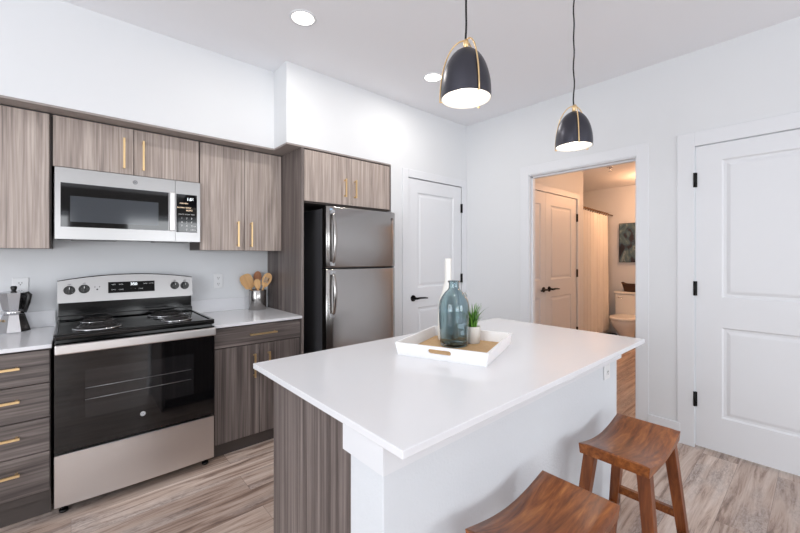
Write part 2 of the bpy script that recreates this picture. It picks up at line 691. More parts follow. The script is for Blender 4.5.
# hall and bathroom beyond the opening
g = G()
DX0, DXM, DX1, DHZ = 3.28 + 0.20, 4.082, 4.888, 2.066
g.prism([(XR + 0.115, 0), (DX0 - 0.01, 0), (DX0 - 0.01, DHZ + 0.01), (DX1 + 0.01, DHZ + 0.01), (DX1 + 0.01, 0), (5.09, 0), (5.09, ZH), (XR + 0.115, ZH)], XZ, YH, YH + 0.1)
g.box(4.99, 5.09, YH + 0.1, 3.0, 0, ZH)
g.box(3.40, 5.0, 2.55, 2.65, 0, ZH)
struct('wall_hall', g, WALL)
g = G(); g.box(XR + 0.115, XF, 0.62, 0.72, 0, ZH); struct('wall_hall_right', g, WALL)
g = G(); g.box(XF, XF + 0.1, 0.62, 3.1, 0, ZH); struct('wall_bathroom', g, WALL)
g = G(); g.box(5.09, XF, 3.0, 3.1, 0, ZH); struct('wall_tub', g, WALL)
g = G(); g.box(XR + 0.115, XF + 0.1, 0.62, 3.1, ZH, ZH + 0.08); struct('ceiling_hall', g, CEIL)

# baseboards and casings
def strip(name, boxes, m=TRIM):
    gg = G()
    for b in boxes:
        gg.box(*b, bev=0.002, seg=1)
    return struct(name, gg, m)
CT = 0.009
strip('baseboard_right', [(XR - 0.013, XR, 0.675, 0.871, 0, 0.145), (XR - 0.013, XR, BY1 + 0.086, YP, 0, 0.145), (XR - 0.013, XR, YR, RY0 - 0.106, 0, 0.145)])
strip('baseboard_hall', [(5.0, 5.09, YH - 0.013, YH, 0, 0.13)])
strip('baseboard_bathroom', [(XF - 0.013, XF, 0.72, 3.0, 0, 0.13)])
strip('baseboard_pantry', [(2.19, PX0 - 0.082, YP - 0.013, YP, 0, 0.145)])
strip('baseboard_rear', [(XL, XR, YR, YR + 0.013, 0, 0.145)])
strip('baseboard_left', [(XL, XL + 0.013, YR + 0.013, YB, 0, 0.145)])
strip('trim_1', [(XR - CT, XR, RY1 + 0.004, RY1 + 0.104, 0, RZ + 0.104), (XR - CT, XR, RY0 - 0.104, RY0 - 0.004, 0, RZ + 0.104), (XR - CT, XR, RY0 - 0.004, RY1 + 0.004, RZ + 0.006, RZ + 0.104)])
CS = 0.004
strip('trim_2', [(XR - CS, XR, BY0 - 0.084, BY0, 0, BZ + 0.086), (XR - CS, XR, BY1, BY1 + 0.086, 0, BZ + 0.086), (XR - CS, XR, BY0, BY1, BZ, BZ + 0.086)])
strip('trim_5', [(XR + 0.004, XR + 0.111, BY1 - 0.008, BY1 + 0.002, 0, BZ), (XR + 0.004, XR + 0.111, BY0 - 0.002, BY0 + 0.008, 0, BZ), (XR + 0.004, XR + 0.111, BY0, BY1, BZ - 0.010, BZ + 0.002),
                 (XR + 0.040, XR + 0.075, BY1 - 0.022, BY1 - 0.006, 0, BZ), (XR + 0.040, XR + 0.075, BY0, BY1, BZ - 0.026, BZ - 0.008)])
strip('trim_3', [(PX0 - 0.078, PX0 - 0.004, YP - CT, YP, 0, DZ + 0.08), (PX1 + 0.004, XR - 0.001, YP - CT, YP, 0, DZ + 0.08), (PX0 - 0.004, PX1 + 0.004, YP - CT, YP, DZ + 0.006, DZ + 0.08)])
strip('trim_4', [(DX1 + 0.004, DX1 + 0.075, YH - 0.012, YH, 0, DHZ + 0.075), (DX0 - 0.07, DX1 + 0.004, YH - 0.012, YH, DHZ + 0.005, DHZ + 0.075)])


def panel_door(gg, u0, u1, v0, v1, panels, fn, thick):
    """moulded door: fn(u,v,d) with d the depth below the front face"""
    us = sorted({u0, u1} | {p[0] for p in panels} | {p[1] for p in panels})
    vs = sorted({v0, v1} | {p[2] for p in panels} | {p[3] for p in panels})
    for i in range(len(us) - 1):
        for j in range(len(vs) - 1):
            uc, vc = (us[i] + us[i + 1]) / 2, (vs[j] + vs[j + 1]) / 2
            if any(p[0] < uc < p[1] and p[2] < vc < p[3] for p in panels):
                continue
            gg.face([fn(us[i], vs[j], 0), fn(us[i + 1], vs[j], 0), fn(us[i + 1], vs[j + 1], 0), fn(us[i], vs[j + 1], 0)])
    for a, b, c, d in panels:
        rings = []
        for inset, dep in ((0, 0), (0.010, 0.009), (0.024, 0.010), (0.040, 0.004), (0.046, 0.003)):
            rings.append([fn(a + inset, c + inset, dep), fn(b - inset, c + inset, dep), fn(b - inset, d - inset, dep), fn(a + inset, d - inset, dep)])
        vv = gg.grid(rings, closed_u=True, smooth=False)
        gg.cap(vv[-1])
    bk = [fn(u0, v0, thick), fn(u1, v0, thick), fn(u1, v1, thick), fn(u0, v1, thick)]
    gg.face(bk)
    fr = [fn(u0, v0, 0), fn(u1, v0, 0), fn(u1, v1, 0), fn(u0, v1, 0)]
    for i in range(4):
        gg.face([fr[i], fr[(i + 1) % 4], bk[(i + 1) % 4], bk[i]])
    bmesh.ops.remove_doubles(gg.bm, verts=gg.bm.verts[:], dist=1e-5)


def lever(parent, fn, u, v, du, standoff=0.055):
    gg = G()
    gg.cyl(fn(u, v, 0), fn(u, v, -0.010), 0.031, 0.029, 24)
    gg.cyl(fn(u, v, -0.010), fn(u, v, -standoff), 0.011, 0.011, 16)
    gg.tube([fn(u, v, -standoff), fn(u + du * 0.3, v + 0.003, -standoff), fn(u + du * 0.7, v + 0.001, -standoff + 0.002), fn(u + du, v - 0.004, -standoff + 0.006)], [0.011, 0.0095, 0.0085, 0.0075], 12)
    obj('door_handle', gg, HW, parent, 'black lever handle')


def hinge(parent, fn, u, v0, v1):
    gg = G()
    gg.cyl(fn(u, v0, -0.012), fn(u, v1, -0.012), 0.0075, None, 12)
    a, b = sorted((u - 0.014, u + 0.012))
    gg.hexa([fn(a, v0, -0.001), fn(b, v0, -0.001), fn(b, v1, -0.001), fn(a, v1, -0.001)], [fn(a, v0, -0.009), fn(b, v0, -0.009), fn(b, v1, -0.009), fn(a, v1, -0.009)])
    obj('hinge', gg, HW, parent, 'black hinge')


# door_1: pantry door
fn = lambda u, v, d: (u, YP + 0.002 + d, v)
g = G(); panel_door(g, PX0, PX1, 0.012, DZ, [(PX0 + 0.125, PX1 - 0.125, 1.03, 1.955), (PX0 + 0.125, PX1 - 0.125, 0.24, 0.84)], fn, 0.035)
d1 = struct('door_1', g, TRIM)
lever(d1, fn, PX0 + 0.062, 0.932, 0.15)
for z in (1.855, 1.10, 0.33):
    hinge(d1, fn, PX1 + 0.002, z - 0.048, z + 0.048)
# door_2: big door at the right of the photo
fn = lambda u, v, d: (XR + 0.002 + d, u, v)
g = G(); panel_door(g, RY0, RY1, 0.016, RZ, [(RY0 + 0.14, RY1 - 0.14, 1.055, 1.985), (RY0 + 0.14, RY1 - 0.14, 0.245, 0.855)], fn, 0.035)
d2 = struct('door_2', g, TRIM)
for z in (1.865, 1.11, 0.34):
    hinge(d2, fn, RY1 + 0.004, z - 0.05, z + 0.05)
lever(d2, fn, RY0 + 0.062, 0.932, 0.12)
# door_3 and door_4: the two leaves of the hall closet
fn = lambda u, v, d: (u, YH + 0.002 + d, v)
for n, (a, b) in enumerate(((DX0, DXM - 0.002), (DXM + 0.002, DX1))):
    g = G(); panel_door(g, a, b, 0.012, DHZ, [(a + 0.115, b - 0.155 + 0.04 * (1 - n), 1.065, 1.93), (a + 0.115, b - 0.155 + 0.04 * (1 - n), 0.24, 0.865)], fn, 0.035)
    dd = struct('door_%d' % (3 + n), g, TRIM)
    if n:
        lever(dd, fn, a + 0.07, 0.957, 0.16)
        for z in (1.83, 1.12, 0.38):
            hinge(dd, fn, b + 0.002, z - 0.05, z + 0.05)
    else:
        lever(dd, fn, b - 0.055, 0.957, -0.14)

# ================================================================= CABINETS


def bar_pull(parent, p0, p1, out, r=0.0055):
    """square bar pull between two posts; out = vector away from the door"""
    p0, p1, out = Vector(p0), Vector(p1), Vector(out)
    ax = (p1 - p0).normalized()
    sd = ax.cross(out.normalized())
    gg = G()
    def bar(a, b, h1, h2):
        d = (b - a).normalized()
        o1 = sd if abs(d.dot(sd)) < 0.5 else ax
        o2 = d.cross(o1)
        q = lambda p: [p + o1 * h1 + o2 * h2, p - o1 * h1 + o2 * h2, p - o1 * h1 - o2 * h2, p + o1 * h1 - o2 * h2]
        gg.hexa(q(a), q(b))
    bar(p0 + out, p1 + out, r, r)
    for p in (p0 + ax * 0.012, p1 - ax * 0.012):
        bar(p, p + out * 0.98, r * 0.9, r * 0.9)
    return obj('handle', gg, BRASS, parent, 'brushed brass bar handle')


def slab_front(name, x0, x1, z0, z1, y, m, parent, th=0.02):
    gg = G(); gg.box(x0, x1, y, y + th, z0, z1, bev=0.0012, seg=1)
    return obj(name, gg, m, parent)


UY = 2.948         # face of the wall cabinet doors
OUT = (0, -0.028, 0)
def wall_cabinet(label, x0, x1, z0, doors, pulls):
    r = thing('wall_cabinet', label, 'cabinet', ((x0 + x1) / 2, 3.1, z0), group='pale wall cabinets')
    gg = G(); gg.box(x0, x1, UY + 0.022, YB - 0.001, z0, 2.158); obj('carcass', gg, KICK, r)
    for (a, b), (hx, h0, h1) in zip(doors, pulls):
        d = slab_front('door', a, b, z0 - 0.002, 2.153, UY, LV, r)
        if hx is not None:
            bar_pull(d, (hx, UY, h0), (hx, UY, h1), OUT)
    return r
wall_cabinet('pale grey oak wall cabinet left of the microwave, no handle in view', -0.56, -0.086, 1.380, [(-0.556, -0.094)], [(-0.50, 1.41, 1.60)])
wall_cabinet('short pale grey oak wall cabinet directly above the microwave', -0.084, 0.688, 1.860, [(-0.078, 0.302), (0.306, 0.685)], [(0.252, 1.890, 2.082), (0.354, 1.890, 2.082)])
wall_cabinet('tall pale grey oak two-door wall cabinet above the utensil crock', 0.690, 1.302, 1.380, [(0.693, 0.999), (1.003, 1.298)], [(0.950, 1.406, 1.598), (1.050, 1.406, 1.598)])
# cabinet over the fridge and its tall side panel
r = thing('wall_cabinet', 'pale grey oak two-door cabinet above the stainless fridge', 'cabinet', (1.75, 2.9, 1.745), group='pale wall cabinets')
g = G(); g.box(1.323, 2.182, YP + 0.022, YB - 0.001, 1.745, 2.158); obj('carcass', g, KICK, r)
g = G(); g.box(2.168, 2.182, YP, YP + 0.022, 1.745, 2.158); obj('filler_strip', g, DV, r)
for (a, b), hx in (((1.326, 1.750), 1.686), ((1.754, 2.165), 1.786)):
    d = slab_front('door', a, b, 1.757, 2.148, YP, LV, r)
    bar_pull(d, (hx, YP, 1.818), (hx, YP, 1.968), OUT)
g = G(); g.box(1.303, 1.321, YP - 0.004, YB - 0.001, 0, 2.160, bev=0.001, seg=1)
tag(obj('tall_end_panel', g, DV), 'dark wood floor-to-top side panel standing left of the fridge', 'panel')
g = G()
g.prism([(-0.56, UY + 0.006), (-0.56, 2.828), (1.187, 2.828), (1.187, 2.604), (2.183, 2.604), (2.183, 2.63), (1.303, 2.63), (1.303, UY + 0.006)], XY, 2.160, 2.1715)
tag(obj('cabinet_top_trim', g, mat('grey_oak_edge', srgb(160, 151, 147), 0.5, var=0.15, bscale=30)), 'grey wood trim board between the wall cabinets and the soffit', 'trim')

BYF = 2.612        # face of base doors and drawers
CZ = 0.888
def base_carcass(r, x0, x1):
    gg = G(); gg.box(x0, x1, BYF + 0.022, YB - 0.001, 0.095, CZ - 0.021); obj('carcass', gg, KICK, r)
    gg = G(); gg.box(x0, x1, 2.665, 2.685, 0, 0.095); obj('toe_kick', gg, KICK, r)
r = thing('base_cabinet', 'dark wood base cabinet of four drawers left of the range', 'cabinet', (-0.31, 2.9, 0), group='dark base cabinets')
base_carcass(r, -0.56, -0.078)
for z0, z1, hz in ((0.692, 0.856, 0.785), (0.516, 0.688, 0.624), (0.344, 0.512, 0.444), (0.142, 0.340, 0.266)):
    d = slab_front('drawer', -0.556, -0.082, z0, z1, BYF, DH, r)
    bar_pull(d, (-0.45, BYF, hz), (-0.188, BYF, hz), OUT)
r = thing('base_cabinet', 'dark wood base cabinet with one drawer over two doors, right of the range', 'cabinet', (1.0, 2.9, 0), group='dark base cabinets')
base_carcass(r, 0.694, 1.302)
d = slab_front('drawer', 0.698, 1.298, 0.728, 0.856, BYF, DH, r)
bar_pull(d, (0.918, BYF, 0.796), (1.108, BYF, 0.796), OUT)
for (a, b), hx in (((0.698, 0.987), 0.952), ((0.991, 1.298), 1.054)):
    d = slab_front('door', a, b, 0.100, 0.722, BYF, DV, r)
    bar_pull(d, (hx, BYF, 0.498), (hx, BYF, 0.662), OUT)

def worktop(label, x0, x1):
    r = thing('worktop', label, 'worktop', ((x0 + x1) / 2, 2.9, CZ - 0.02), group='white kitchen worktops')
    gg = G(); gg.box(x0, x1, 2.585, YB, CZ - 0.02, CZ, bev=0.002); obj('slab', gg, QUARTZ, r)
    gg = G(); gg.box(x0, x1, YB - 0.014, YB - 0.0005, CZ, CZ + 0.102, bev=0.002); obj('backsplash', gg, QUARTZ, r)
worktop('white worktop under the moka pot, left of the range', -0.58, -0.073)
worktop('white worktop under the utensil crock, right of the range', 0.690, 1.302)

# ================================================================= RANGE
def badge(parent, x, y, z, r, metal, ink):
    gg = G(); gg.cyl((x, y, z), (x, y - 0.002, z), r, None, 24)
    b = obj('badge', gg, metal, parent, 'small round maker badge')
    gg = G(); gg.tube([(x + r * 0.82 * math.cos(a), y - 0.002, z + r * 0.82 * math.sin(a)) for a in [2 * PI * k / 24 for k in range(24)]], r * 0.07, 6, closed=True)
    obj('ring', gg, ink, b)
    # monogram in swash script strokes
    gg = G()
    def arc(cx, cz, rr, a0, a1, n=12):
        return [(x + cx * r + rr * r * math.cos(math.radians(a0 + (a1 - a0) * k / n)), y - 0.0025, z + cz * r + rr * r * math.sin(math.radians(a0 + (a1 - a0) * k / n))) for k in range(n + 1)]
    gg.tube(arc(-0.22, 0.02, 0.33, 60, 330) + [(x - 0.02 * r, y - 0.0025, z + 0.02 * r), (x - 0.25 * r, y - 0.0025, z + 0.02 * r)], r * 0.06, 6)
    gg.tube(arc(0.30, 0.17, 0.17, 40, 270) + arc(0.30, -0.17, 0.19, 90, 330)[1:], r * 0.06, 6)
    obj('monogram', gg, ink, b)

RX0, RX1 = -0.064, 0.682
rng = thing('range', 'freestanding stainless and black electric coil range', 'range', (0.309, 2.9, 0))
g = G(); g.box(RX0, RX1, 2.605, 3.235, 0.045, 0.904, bev=0.003); obj('body', g, BLACK, rng)
g = G()
g.box(RX0 - 0.003, RX1 + 0.003, 2.560, 3.14, 0.904, 0.928, bev=0.006)
for a, b, c, d in ((RX0 - 0.003, RX1 + 0.003, 2.560, 2.580), (RX0 - 0.003, RX0 + 0.014, 2.58, 3.12), (RX1 - 0.014, RX1 + 0.003, 2.58, 3.12)):
    g.box(a, b, c, d, 0.926, 0.934, bev=0.003)
ck = obj('cooktop', g, BLACK, rng)
def burner(cx, cy, rad):
    gg = G()
    gg.lathe([(rad * 1.22, 0.0), (rad * 1.22, 0.006), (rad * 1.14, 0.008), (rad * 1.05, 0.003), (rad * 0.5, -0.004 + 0.006), (0.012, 0.002)], (cx, cy, 0.9285), 36)
    b = obj('burner', gg, CHROME, rng, 'coil burner on a chrome drip pan')
    gg = G()
    n, turns = 150, 4.2
    pts = []
    for k in range(n + 1):
        t = k / n
        rr = 0.018 + (rad - 0.018) * t
        a = 2 * PI * turns * t
        pts.append((cx + rr * math.cos(a), cy + rr * math.sin(a), 0.944))
    gg.tube(pts, 0.0052, 6)
    for k in range(3):
        a = k * 2 * PI / 3 + 0.5
        gg.tube([(cx, cy, 0.9375), (cx + rad * math.cos(a), cy + rad * math.sin(a), 0.9375)], 0.003, 6)
    obj('coil', gg, mat('burner_coil', srgb(52, 50, 50), 0.35, 0.7), b)
for cx, cy, rad in ((0.115, 2.73, 0.092), (0.125, 3.00, 0.072), (0.505, 2.73, 0.072), (0.495, 3.00, 0.092)):
    burner(cx, cy, rad)
# backguard
g = G(); g.box(RX0 + 0.002, RX1 - 0.002, 3.150, 3.236, 0.926, 1.17, bev=0.004)
g.box(RX0, RX1, 3.128, 3.16, 0.930, 0.962, bev=0.006)
bg = obj('backguard', g, BLACK, rng)
g = G()
n = 24
top = [(RX0 + (RX1 - RX0) * k / n, 1.176 + 0.034 * (1 - (2 * k / n - 1) ** 2)) for k in range(n + 1)]
poly = [(RX0, 1.042), (RX1, 1.042)] + list(reversed(top))
g.prism(poly, lambda u, v, d: (u, d - 0.012 + (v - 1.042) * 0.16, v), 3.126, 3.142)
ctl = obj('control_fascia', g, STEEL_DIM, rng)
gg = G()
gg.tube([(u, 3.128 + (v - 1.042) * 0.16, v) for u, v in top], 0.005, 8)
obj('black_edge', gg, BLACK, ctl)
def yc(z):
    return 3.114 + (z - 1.042) * 0.16
for kx, kz in ((-0.008, 1.120), (0.063, 1.124), (0.567, 1.122), (0.631, 1.119)):
    gg = G()
    y = yc(kz)
    gg.cyl((kx, y, kz), (kx, y - 0.006, kz), 0.0285, 0.0275, 28)
    gg.cyl((kx, y - 0.006, kz), (kx, y - 0.024, kz), 0.0215, 0.019, 28)
    k = obj('knob', gg, BLACKP, ctl, 'black control knob')
    gg = G(); gg.box(kx - 0.0055, kx + 0.0055, y - 0.030, y - 0.018, kz - 0.019, kz + 0.022, bev=0.002); obj('grip', gg, BLACKP, k)
    gg = G(); gg.box(kx - 0.0014, kx + 0.0014, y - 0.0308, y - 0.0295, kz + 0.006, kz + 0.020); obj('pointer', gg, WHITEINK, k)
    text_obj('dial_print', 'OFF', 0.009, (kx, y - 0.0004, kz + 0.036), FACE_CAM, LOGOD, ctl)
gg = G(); gg.prism([(0.184, 1.090), (0.443, 1.090), (0.443, 1.162), (0.184, 1.162)], lambda u, v, d: (u, yc(v) + d, v), -0.003, 0.004)
dp = obj('display', gg, mat('display_black', srgb(8, 8, 9), 0.5, **{'Specular IOR Level': 0.15}), ctl)
text_obj('digits', '350', 0.026, (0.323, yc(1.142) - 0.0036, 1.143), FACE_CAM, DISP, dp, 0.0003, 0.0006)
for lx, tx in ((0.213, 'BAKE'), (0.253, 'BROIL'), (0.388, 'TIMER'), (0.423, 'CLOCK')):
    text_obj('legend', tx, 0.0085, (lx, yc(1.145) - 0.0036, 1.145), FACE_CAM, WHITEINK, dp, 0.0003)
for lx, tx in ((0.213, 'START'), (0.253, 'CLEAR'), (0.305, '-'), (0.330, '+'), (0.362, 'COOK')):
    text_obj('legend', tx, 0.0085, (lx, yc(1.111) - 0.0036, 1.111), FACE_CAM, WHITEINK, dp, 0.0003)
gg = G(); gg.cyl((0.128, yc(1.118), 1.118), (0.128, yc(1.118) - 0.002, 1.118), 0.005, None, 16)
gg.cyl((0.116, yc(1.134), 1.134), (0.116, yc(1.134) - 0.0015, 1.134), 0.003, None, 12)
gg.cyl((0.140, yc(1.134), 1.134), (0.140, yc(1.134) - 0.0015, 1.134), 0.003, None, 12)
obj('indicator', gg, BLACKP, ctl)
# oven door: smoked glass in a black frame, two racks seen through
g = G()
g.prism([(RX0, 0.334), (RX1, 0.334), (RX1, 0.890), (RX0, 0.890)], XZ, 2.562, 2.604)
od = obj('oven_door', g, BLACKGLASS, rng)
gg = G(); gg.prism([(0.055, 0.485), (0.566, 0.485), (0.566, 0.735), (0.055, 0.735)], XZ, 2.5608, 2.5625); w = obj('oven_window', gg, OVENGLASS, od)
gg = G()
for z in (0.640, 0.580):
    gg.tube([(0.055, 2.5605, z), (0.552, 2.5605, z)], 0.0016, 6)
obj('oven_rack', gg, mat('rack_wire', srgb(150, 150, 152), 0.3, 1.0), w, 'thin steel rack wires behind the oven glass')
gg = G(); gg.box(RX0 + 0.002, RX1 - 0.002, 2.506, 2.532, 0.840, 0.888, bev=0.006)
for x in (RX0 + 0.03, RX1 - 0.03):
    gg.box(x - 0.014, x + 0.014, 2.530, 2.564, 0.848, 0.880, bev=0.003)
obj('handle', gg, STEEL, od, 'wide flat stainless handle')
badge(od, 0.307, 2.562, 0.437, 0.013, PLATE, LOGOD)
g = G()
rows = []
for k in range(17):
    t = -1 + 2 * k / 16
    rows.append([( (RX0 + RX1) / 2 + t * (RX1 - RX0) / 2, 2.566 - 0.012 * (1 - t * t) , z) for z in (0.056, 0.318)])
vv = g.grid(rows, smooth=True)
g.box(RX0, RX1, 2.567, 2.604, 0.056, 0.318, bev=0.002)
obj('storage_drawer', g, STEEL, rng)
for x in (RX0 + 0.035, RX1 - 0.035):
    for y in (2.63, 3.20):
        gg = G(); gg.cyl((x, y, 0), (x, y, 0.012), 0.019, None, 18); gg.cyl((x, y, 0.012), (x, y, 0.047), 0.009, None, 12); obj('foot', gg, BLACKP, rng)

# ================================================================= MICROWAVE
MX0, MX1, MZ0, MZ1, MY = -0.071, 0.684, 1.434, 1.849, 2.912
mw = thing('microwave', 'stainless over-the-range microwave with black glass door', 'microwave', (0.306, 3.08, MZ0))
g = G(); g.box(MX0 + 0.003, MX1 - 0.003, 2.942, YB - 0.002, MZ0 + 0.006, MZ1 + 0.005, bev=0.003); obj('body', g, BLACKP, mw)
MS = 0.531
g = G()
g.prism([(MX0, MZ0), (MS - 0.001, MZ0), (MS - 0.001, MZ1), (MX0, MZ1)], XZ, MY, MY + 0.028, holes=[[(-0.046, 1.505), (0.492, 1.505), (0.492, 1.762), (-0.046, 1.762)]])
md = obj('door', g, STEEL_DIM, mw)
gg = G(); gg.box(-0.046, 0.492, MY + 0.001, MY + 0.02, 1.505, 1.762); w = obj('glass_panel', gg, BLACKGLASS, md)
gg = G(); gg.box(-0.004, 0.434, MY - 0.0003, MY + 0.002, 1.536, 1.688); obj('window', gg, MWGLASS, w)
gg = G()
gg.box(0.497, 0.527, MY - 0.022, MY - 0.008, 1.505, 1.762, bev=0.004)
for z in (1.525, 1.742):
    gg.box(0.503, 0.521, MY - 0.010, MY + 0.001, z - 0.012, z + 0.012)
obj('handle', gg, STEEL, md, 'upright stainless handle')
badge(md, 0.308, MY, 1.806, 0.0135, LOGO, LOGOD)
g = G()
g.prism([(MS + 0.001, MZ0), (MX1, MZ0), (MX1, MZ1), (MS + 0.001, MZ1)], XZ, MY, MY + 0.028)
cp = obj('control_panel', g, STEEL_DIM, mw)
gg = G(); gg.box(0.537, 0.664, MY - 0.002, MY + 0.004, 1.499, 1.760, bev=0.002); kp = obj('keypad', gg, BLACKGLASS, cp)
text_obj('digits', '1:56', 0.026, (0.622, MY - 0.0023, 1.727), FACE_CAM, DISP, kp, 0.0003, 0.0006)
text_obj('legend', 'POPCORN', 0.0105, (0.583, MY - 0.0023, 1.697), FACE_CAM, DISPO, kp, 0.0003)
text_obj('legend', 'BEVERAGE  REHEAT', 0.0095, (0.585, MY - 0.0023, 1.668), FACE_CAM, DISPO, kp, 0.0003)
text_obj('legend', 'AUTO', 0.014, (0.615, MY - 0.0023, 1.650), FACE_CAM, DISPO, kp, 0.0003)
text_obj('legend', 'DEFROST  POWER  TIMER', 0.0085, (0.600, MY - 0.0023, 1.622), FACE_CAM, WHITEINK, kp, 0.0003)
for i, row in enumerate(('123', '456', '789')):
    for j, ch in enumerate(row):
        text_obj('key', ch, 0.017, (0.570 + 0.030 * j, MY - 0.0023, 1.595 - 0.026 * i), FACE_CAM, WHITEINK, kp, 0.0003)
text_obj('key', '0', 0.017, (0.600, MY - 0.0023, 1.517), FACE_CAM, WHITEINK, kp, 0.0003)
text_obj('legend', 'START', 0.0095, (0.643, MY - 0.0023, 1.541), FACE_CAM, WHITEINK, kp, 0.0003)
text_obj('legend', 'CANCEL', 0.0095, (0.640, MY - 0.0023, 1.517), FACE_CAM, WHITEINK, kp, 0.0003)
for x0, x1 in ((0.0, 0.22), (0.42, 0.62)):
    gg = G(); gg.box(x0, x1, 2.955, 3.12, MZ0 - 0.004, MZ0 + 0.008, bev=0.002)
    obj('grease_filter', gg, mat('filter_mesh', srgb(120, 120, 120), 0.4, 1.0), mw)

# ================================================================= FRIDGE
FX0, FX1, FY = 1.447, 2.130, 2.470
fr = thing('refrigerator', 'stainless top-freezer refrigerator with charcoal sides', 'refrigerator', (1.79, 2.85, 0))
g = G(); g.box(FX0 + 0.004, FX1 - 0.004, 2.555, 3.20, 0.06, 1.702, bev=0.006); g.box(FX0 + 0.03, FX1 - 0.03, 2.57, 3.18, 0.0, 0.062); obj('body', g, FRIDGEBOX, fr)
g = G(); g.box(FX0 + 0.02, FX1 - 0.02, 2.545, 2.57, 0.012, 0.075, bev=0.003); obj('kick_grille', g, BLACKP, fr)
def fridge_door(name, z0, z1, hz0, hz1):
    gg = G()
    # softly bowed front
    rows = []
    for k in range(25):
        t = -1 + 2 * k / 24
        edge = 0.012 * max(0.0, (abs(t) - 0.93) / 0.07) ** 2
        y = FY + 0.004 * t * t + edge
        rows.append([((FX0 + FX1) / 2 + t * (FX1 - FX0) / 2, y + (0.004 if z in (z0, z1) else 0), z) for z in (z0, z0 + 0.008, z1 - 0.008, z1)])
    vv = gg.grid(rows, smooth=True)
    bk = [[(r[0][0], 2.545, r[0][2]) for r in rows], [(r[-1][0], 2.545, r[-1][2]) for r in rows]]
    d = gg
    a = [[Vector(p) for p in ([rows[k][0] for k in range(25)])], bk[0]]
    gg.grid(a, smooth=False)
    gg.grid([[rows[k][-1] for k in range(25)], bk[1]], smooth=False)
    gg.grid([bk[0], bk[1]], smooth=False)
    for k in (0, 24):
        gg.face([rows[k][0], rows[k][-1], bk[1][k], bk[0][k]])
    bmesh.ops.remove_doubles(gg.bm, verts=gg.bm.verts[:], dist=1e-5)
    o = obj(name, gg, STEELV, fr)
    gg = G(); gg.box(FX0 + 0.001, FX1 - 0.001, 2.500, 2.5445, z0 + 0.001, z1 - 0.001); obj('door_liner', gg, FRIDGEBOX, o)
    hx = FX0 + 0.040
    gg = G()
    n = 14
    rows = []
    for k in range(n + 1):
        t = k / n
        z = hz0 + (hz1 - hz0) * t
        out = 0.014 + 0.040 * math.sin(PI * min(1, max(0, t))) ** 0.55
        y = FY - out
        w = 0.013 + 0.003 * math.sin(PI * t)
        rows.append([(hx - w, y + 0.008, z), (hx - w * 0.7, y - 0.004, z), (hx, y - 0.008, z), (hx + w * 0.7, y - 0.004, z), (hx + w, y + 0.008, z), (hx, y + 0.012, z)])
    vv = gg.grid(rows, closed_u=True, smooth=True)
    gg.cap(vv[0], True); gg.cap(vv[-1])
    h = obj('handle', gg, STEELV, o, 'long bowed stainless handle')
    for z in (hz0, hz1):
        gg = G(); gg.box(hx - 0.015, hx + 0.015, FY - 0.024, FY + 0.004, z - 0.014, z + 0.014, bev=0.004); obj('handle_mount', gg, mat('grey_mount', srgb(176, 178, 182), 0.35, 0.5), h)
    return o
fd = fridge_door('freezer_door', 1.246, 1.715, 1.275, 1.672)
badge(fd, 2.086, FY + 0.003, 1.655, 0.013, LOGO, LOGOD)
gg = G(); gg.box(FX0 + 0.024, FX0 + 0.046, FY - 0.001, FY + 0.003, 1.628 + 0.05, 1.668 + 0.03, bev=0.0004); obj('sticker', gg, mat('blue_sticker', srgb(170, 200, 226), 0.5), fd, 'small pale blue sticker')
fl = fridge_door('fridge_door', 0.080, 1.236, 0.885, 1.210)
for z in (1.241,):
    gg = G(); gg.box(FX1 - 0.05, FX1 - 0.006, 2.49, 2.56, z - 0.004, z + 0.004); obj('hinge', gg, HW, fr)
gg = G(); gg.box(FX0 + 0.004, FX0 + 0.028, 2.50, 2.56, 1.2375, 1.2445); obj('hinge', gg, HW, fr)

# ================================================================= ISLAND
IX0, IX1, IY0, IY1, IZ = 0.551, 2.246, 0.615, 1.522, 0.900
isl = thing('kitchen_island', 'kitchen island with dark wood end and white textured half wall', 'island', (1.35, 1.1, 0))
g = G(); g.box(0.600, 2.13, 0.855, 1.362, 0.095, 0.878); obj('carcass', g, KICK, isl)
g = G(); g.box(0.62, 2.13, 1.29, 1.31, 0, 0.095); obj('toe_kick', g, KICK, isl)
g = G(); g.box(0.580, 0.600, 0.853, 1.388, 0, 0.878, bev=0.001, seg=1); obj('end_panel', g, DV, isl, 'dark wood end panel with upright grain')
g = G(); g.box(0.572, 2.130, 0.710, 0.853, 0, 0.878, bev=0.003); obj('half_wall', g, TEXW, isl, 'white textured half wall')
g = G()
g.prism([(0.557, 0.692), (2.142, 0.692), (2.142, 0.712), (0.574, 0.712), (0.574, 0.868), (0.557, 0.868)], XY, 0.806, 0.879)
obj('cap_trim', g, TRIM, isl)
g = G()
g.box(0.560, 2.145, 0.697, 0.711, 0, 0.115, bev=0.002); g.box(0.560, 0.573, 0.700, 0.853, 0, 0.115, bev=0.002); g.box(2.129, 2.145, 0.697, 0.853, 0, 0.115, bev=0.002)
obj('baseboard', g, TRIM, isl)
for k in range(4):
    x0 = 0.604 + k * 0.382
    d = slab_front('door', x0, x0 + 0.378, 0.10, 0.86, 1.363, DV, isl)
    hx = x0 + (0.34 if k % 2 == 0 else 0.04)
    bar_pull(d, (hx, 1.383, 0.64), (hx, 1.383, 0.80), (0, 0.028, 0))
g = G(); g.box(IX0, IX1, IY0, IY1, IZ - 0.021, IZ, bev=0.002)
tag(obj('island_worktop', g, QUARTZ), 'large white quartz worktop on the kitchen island', 'worktop')

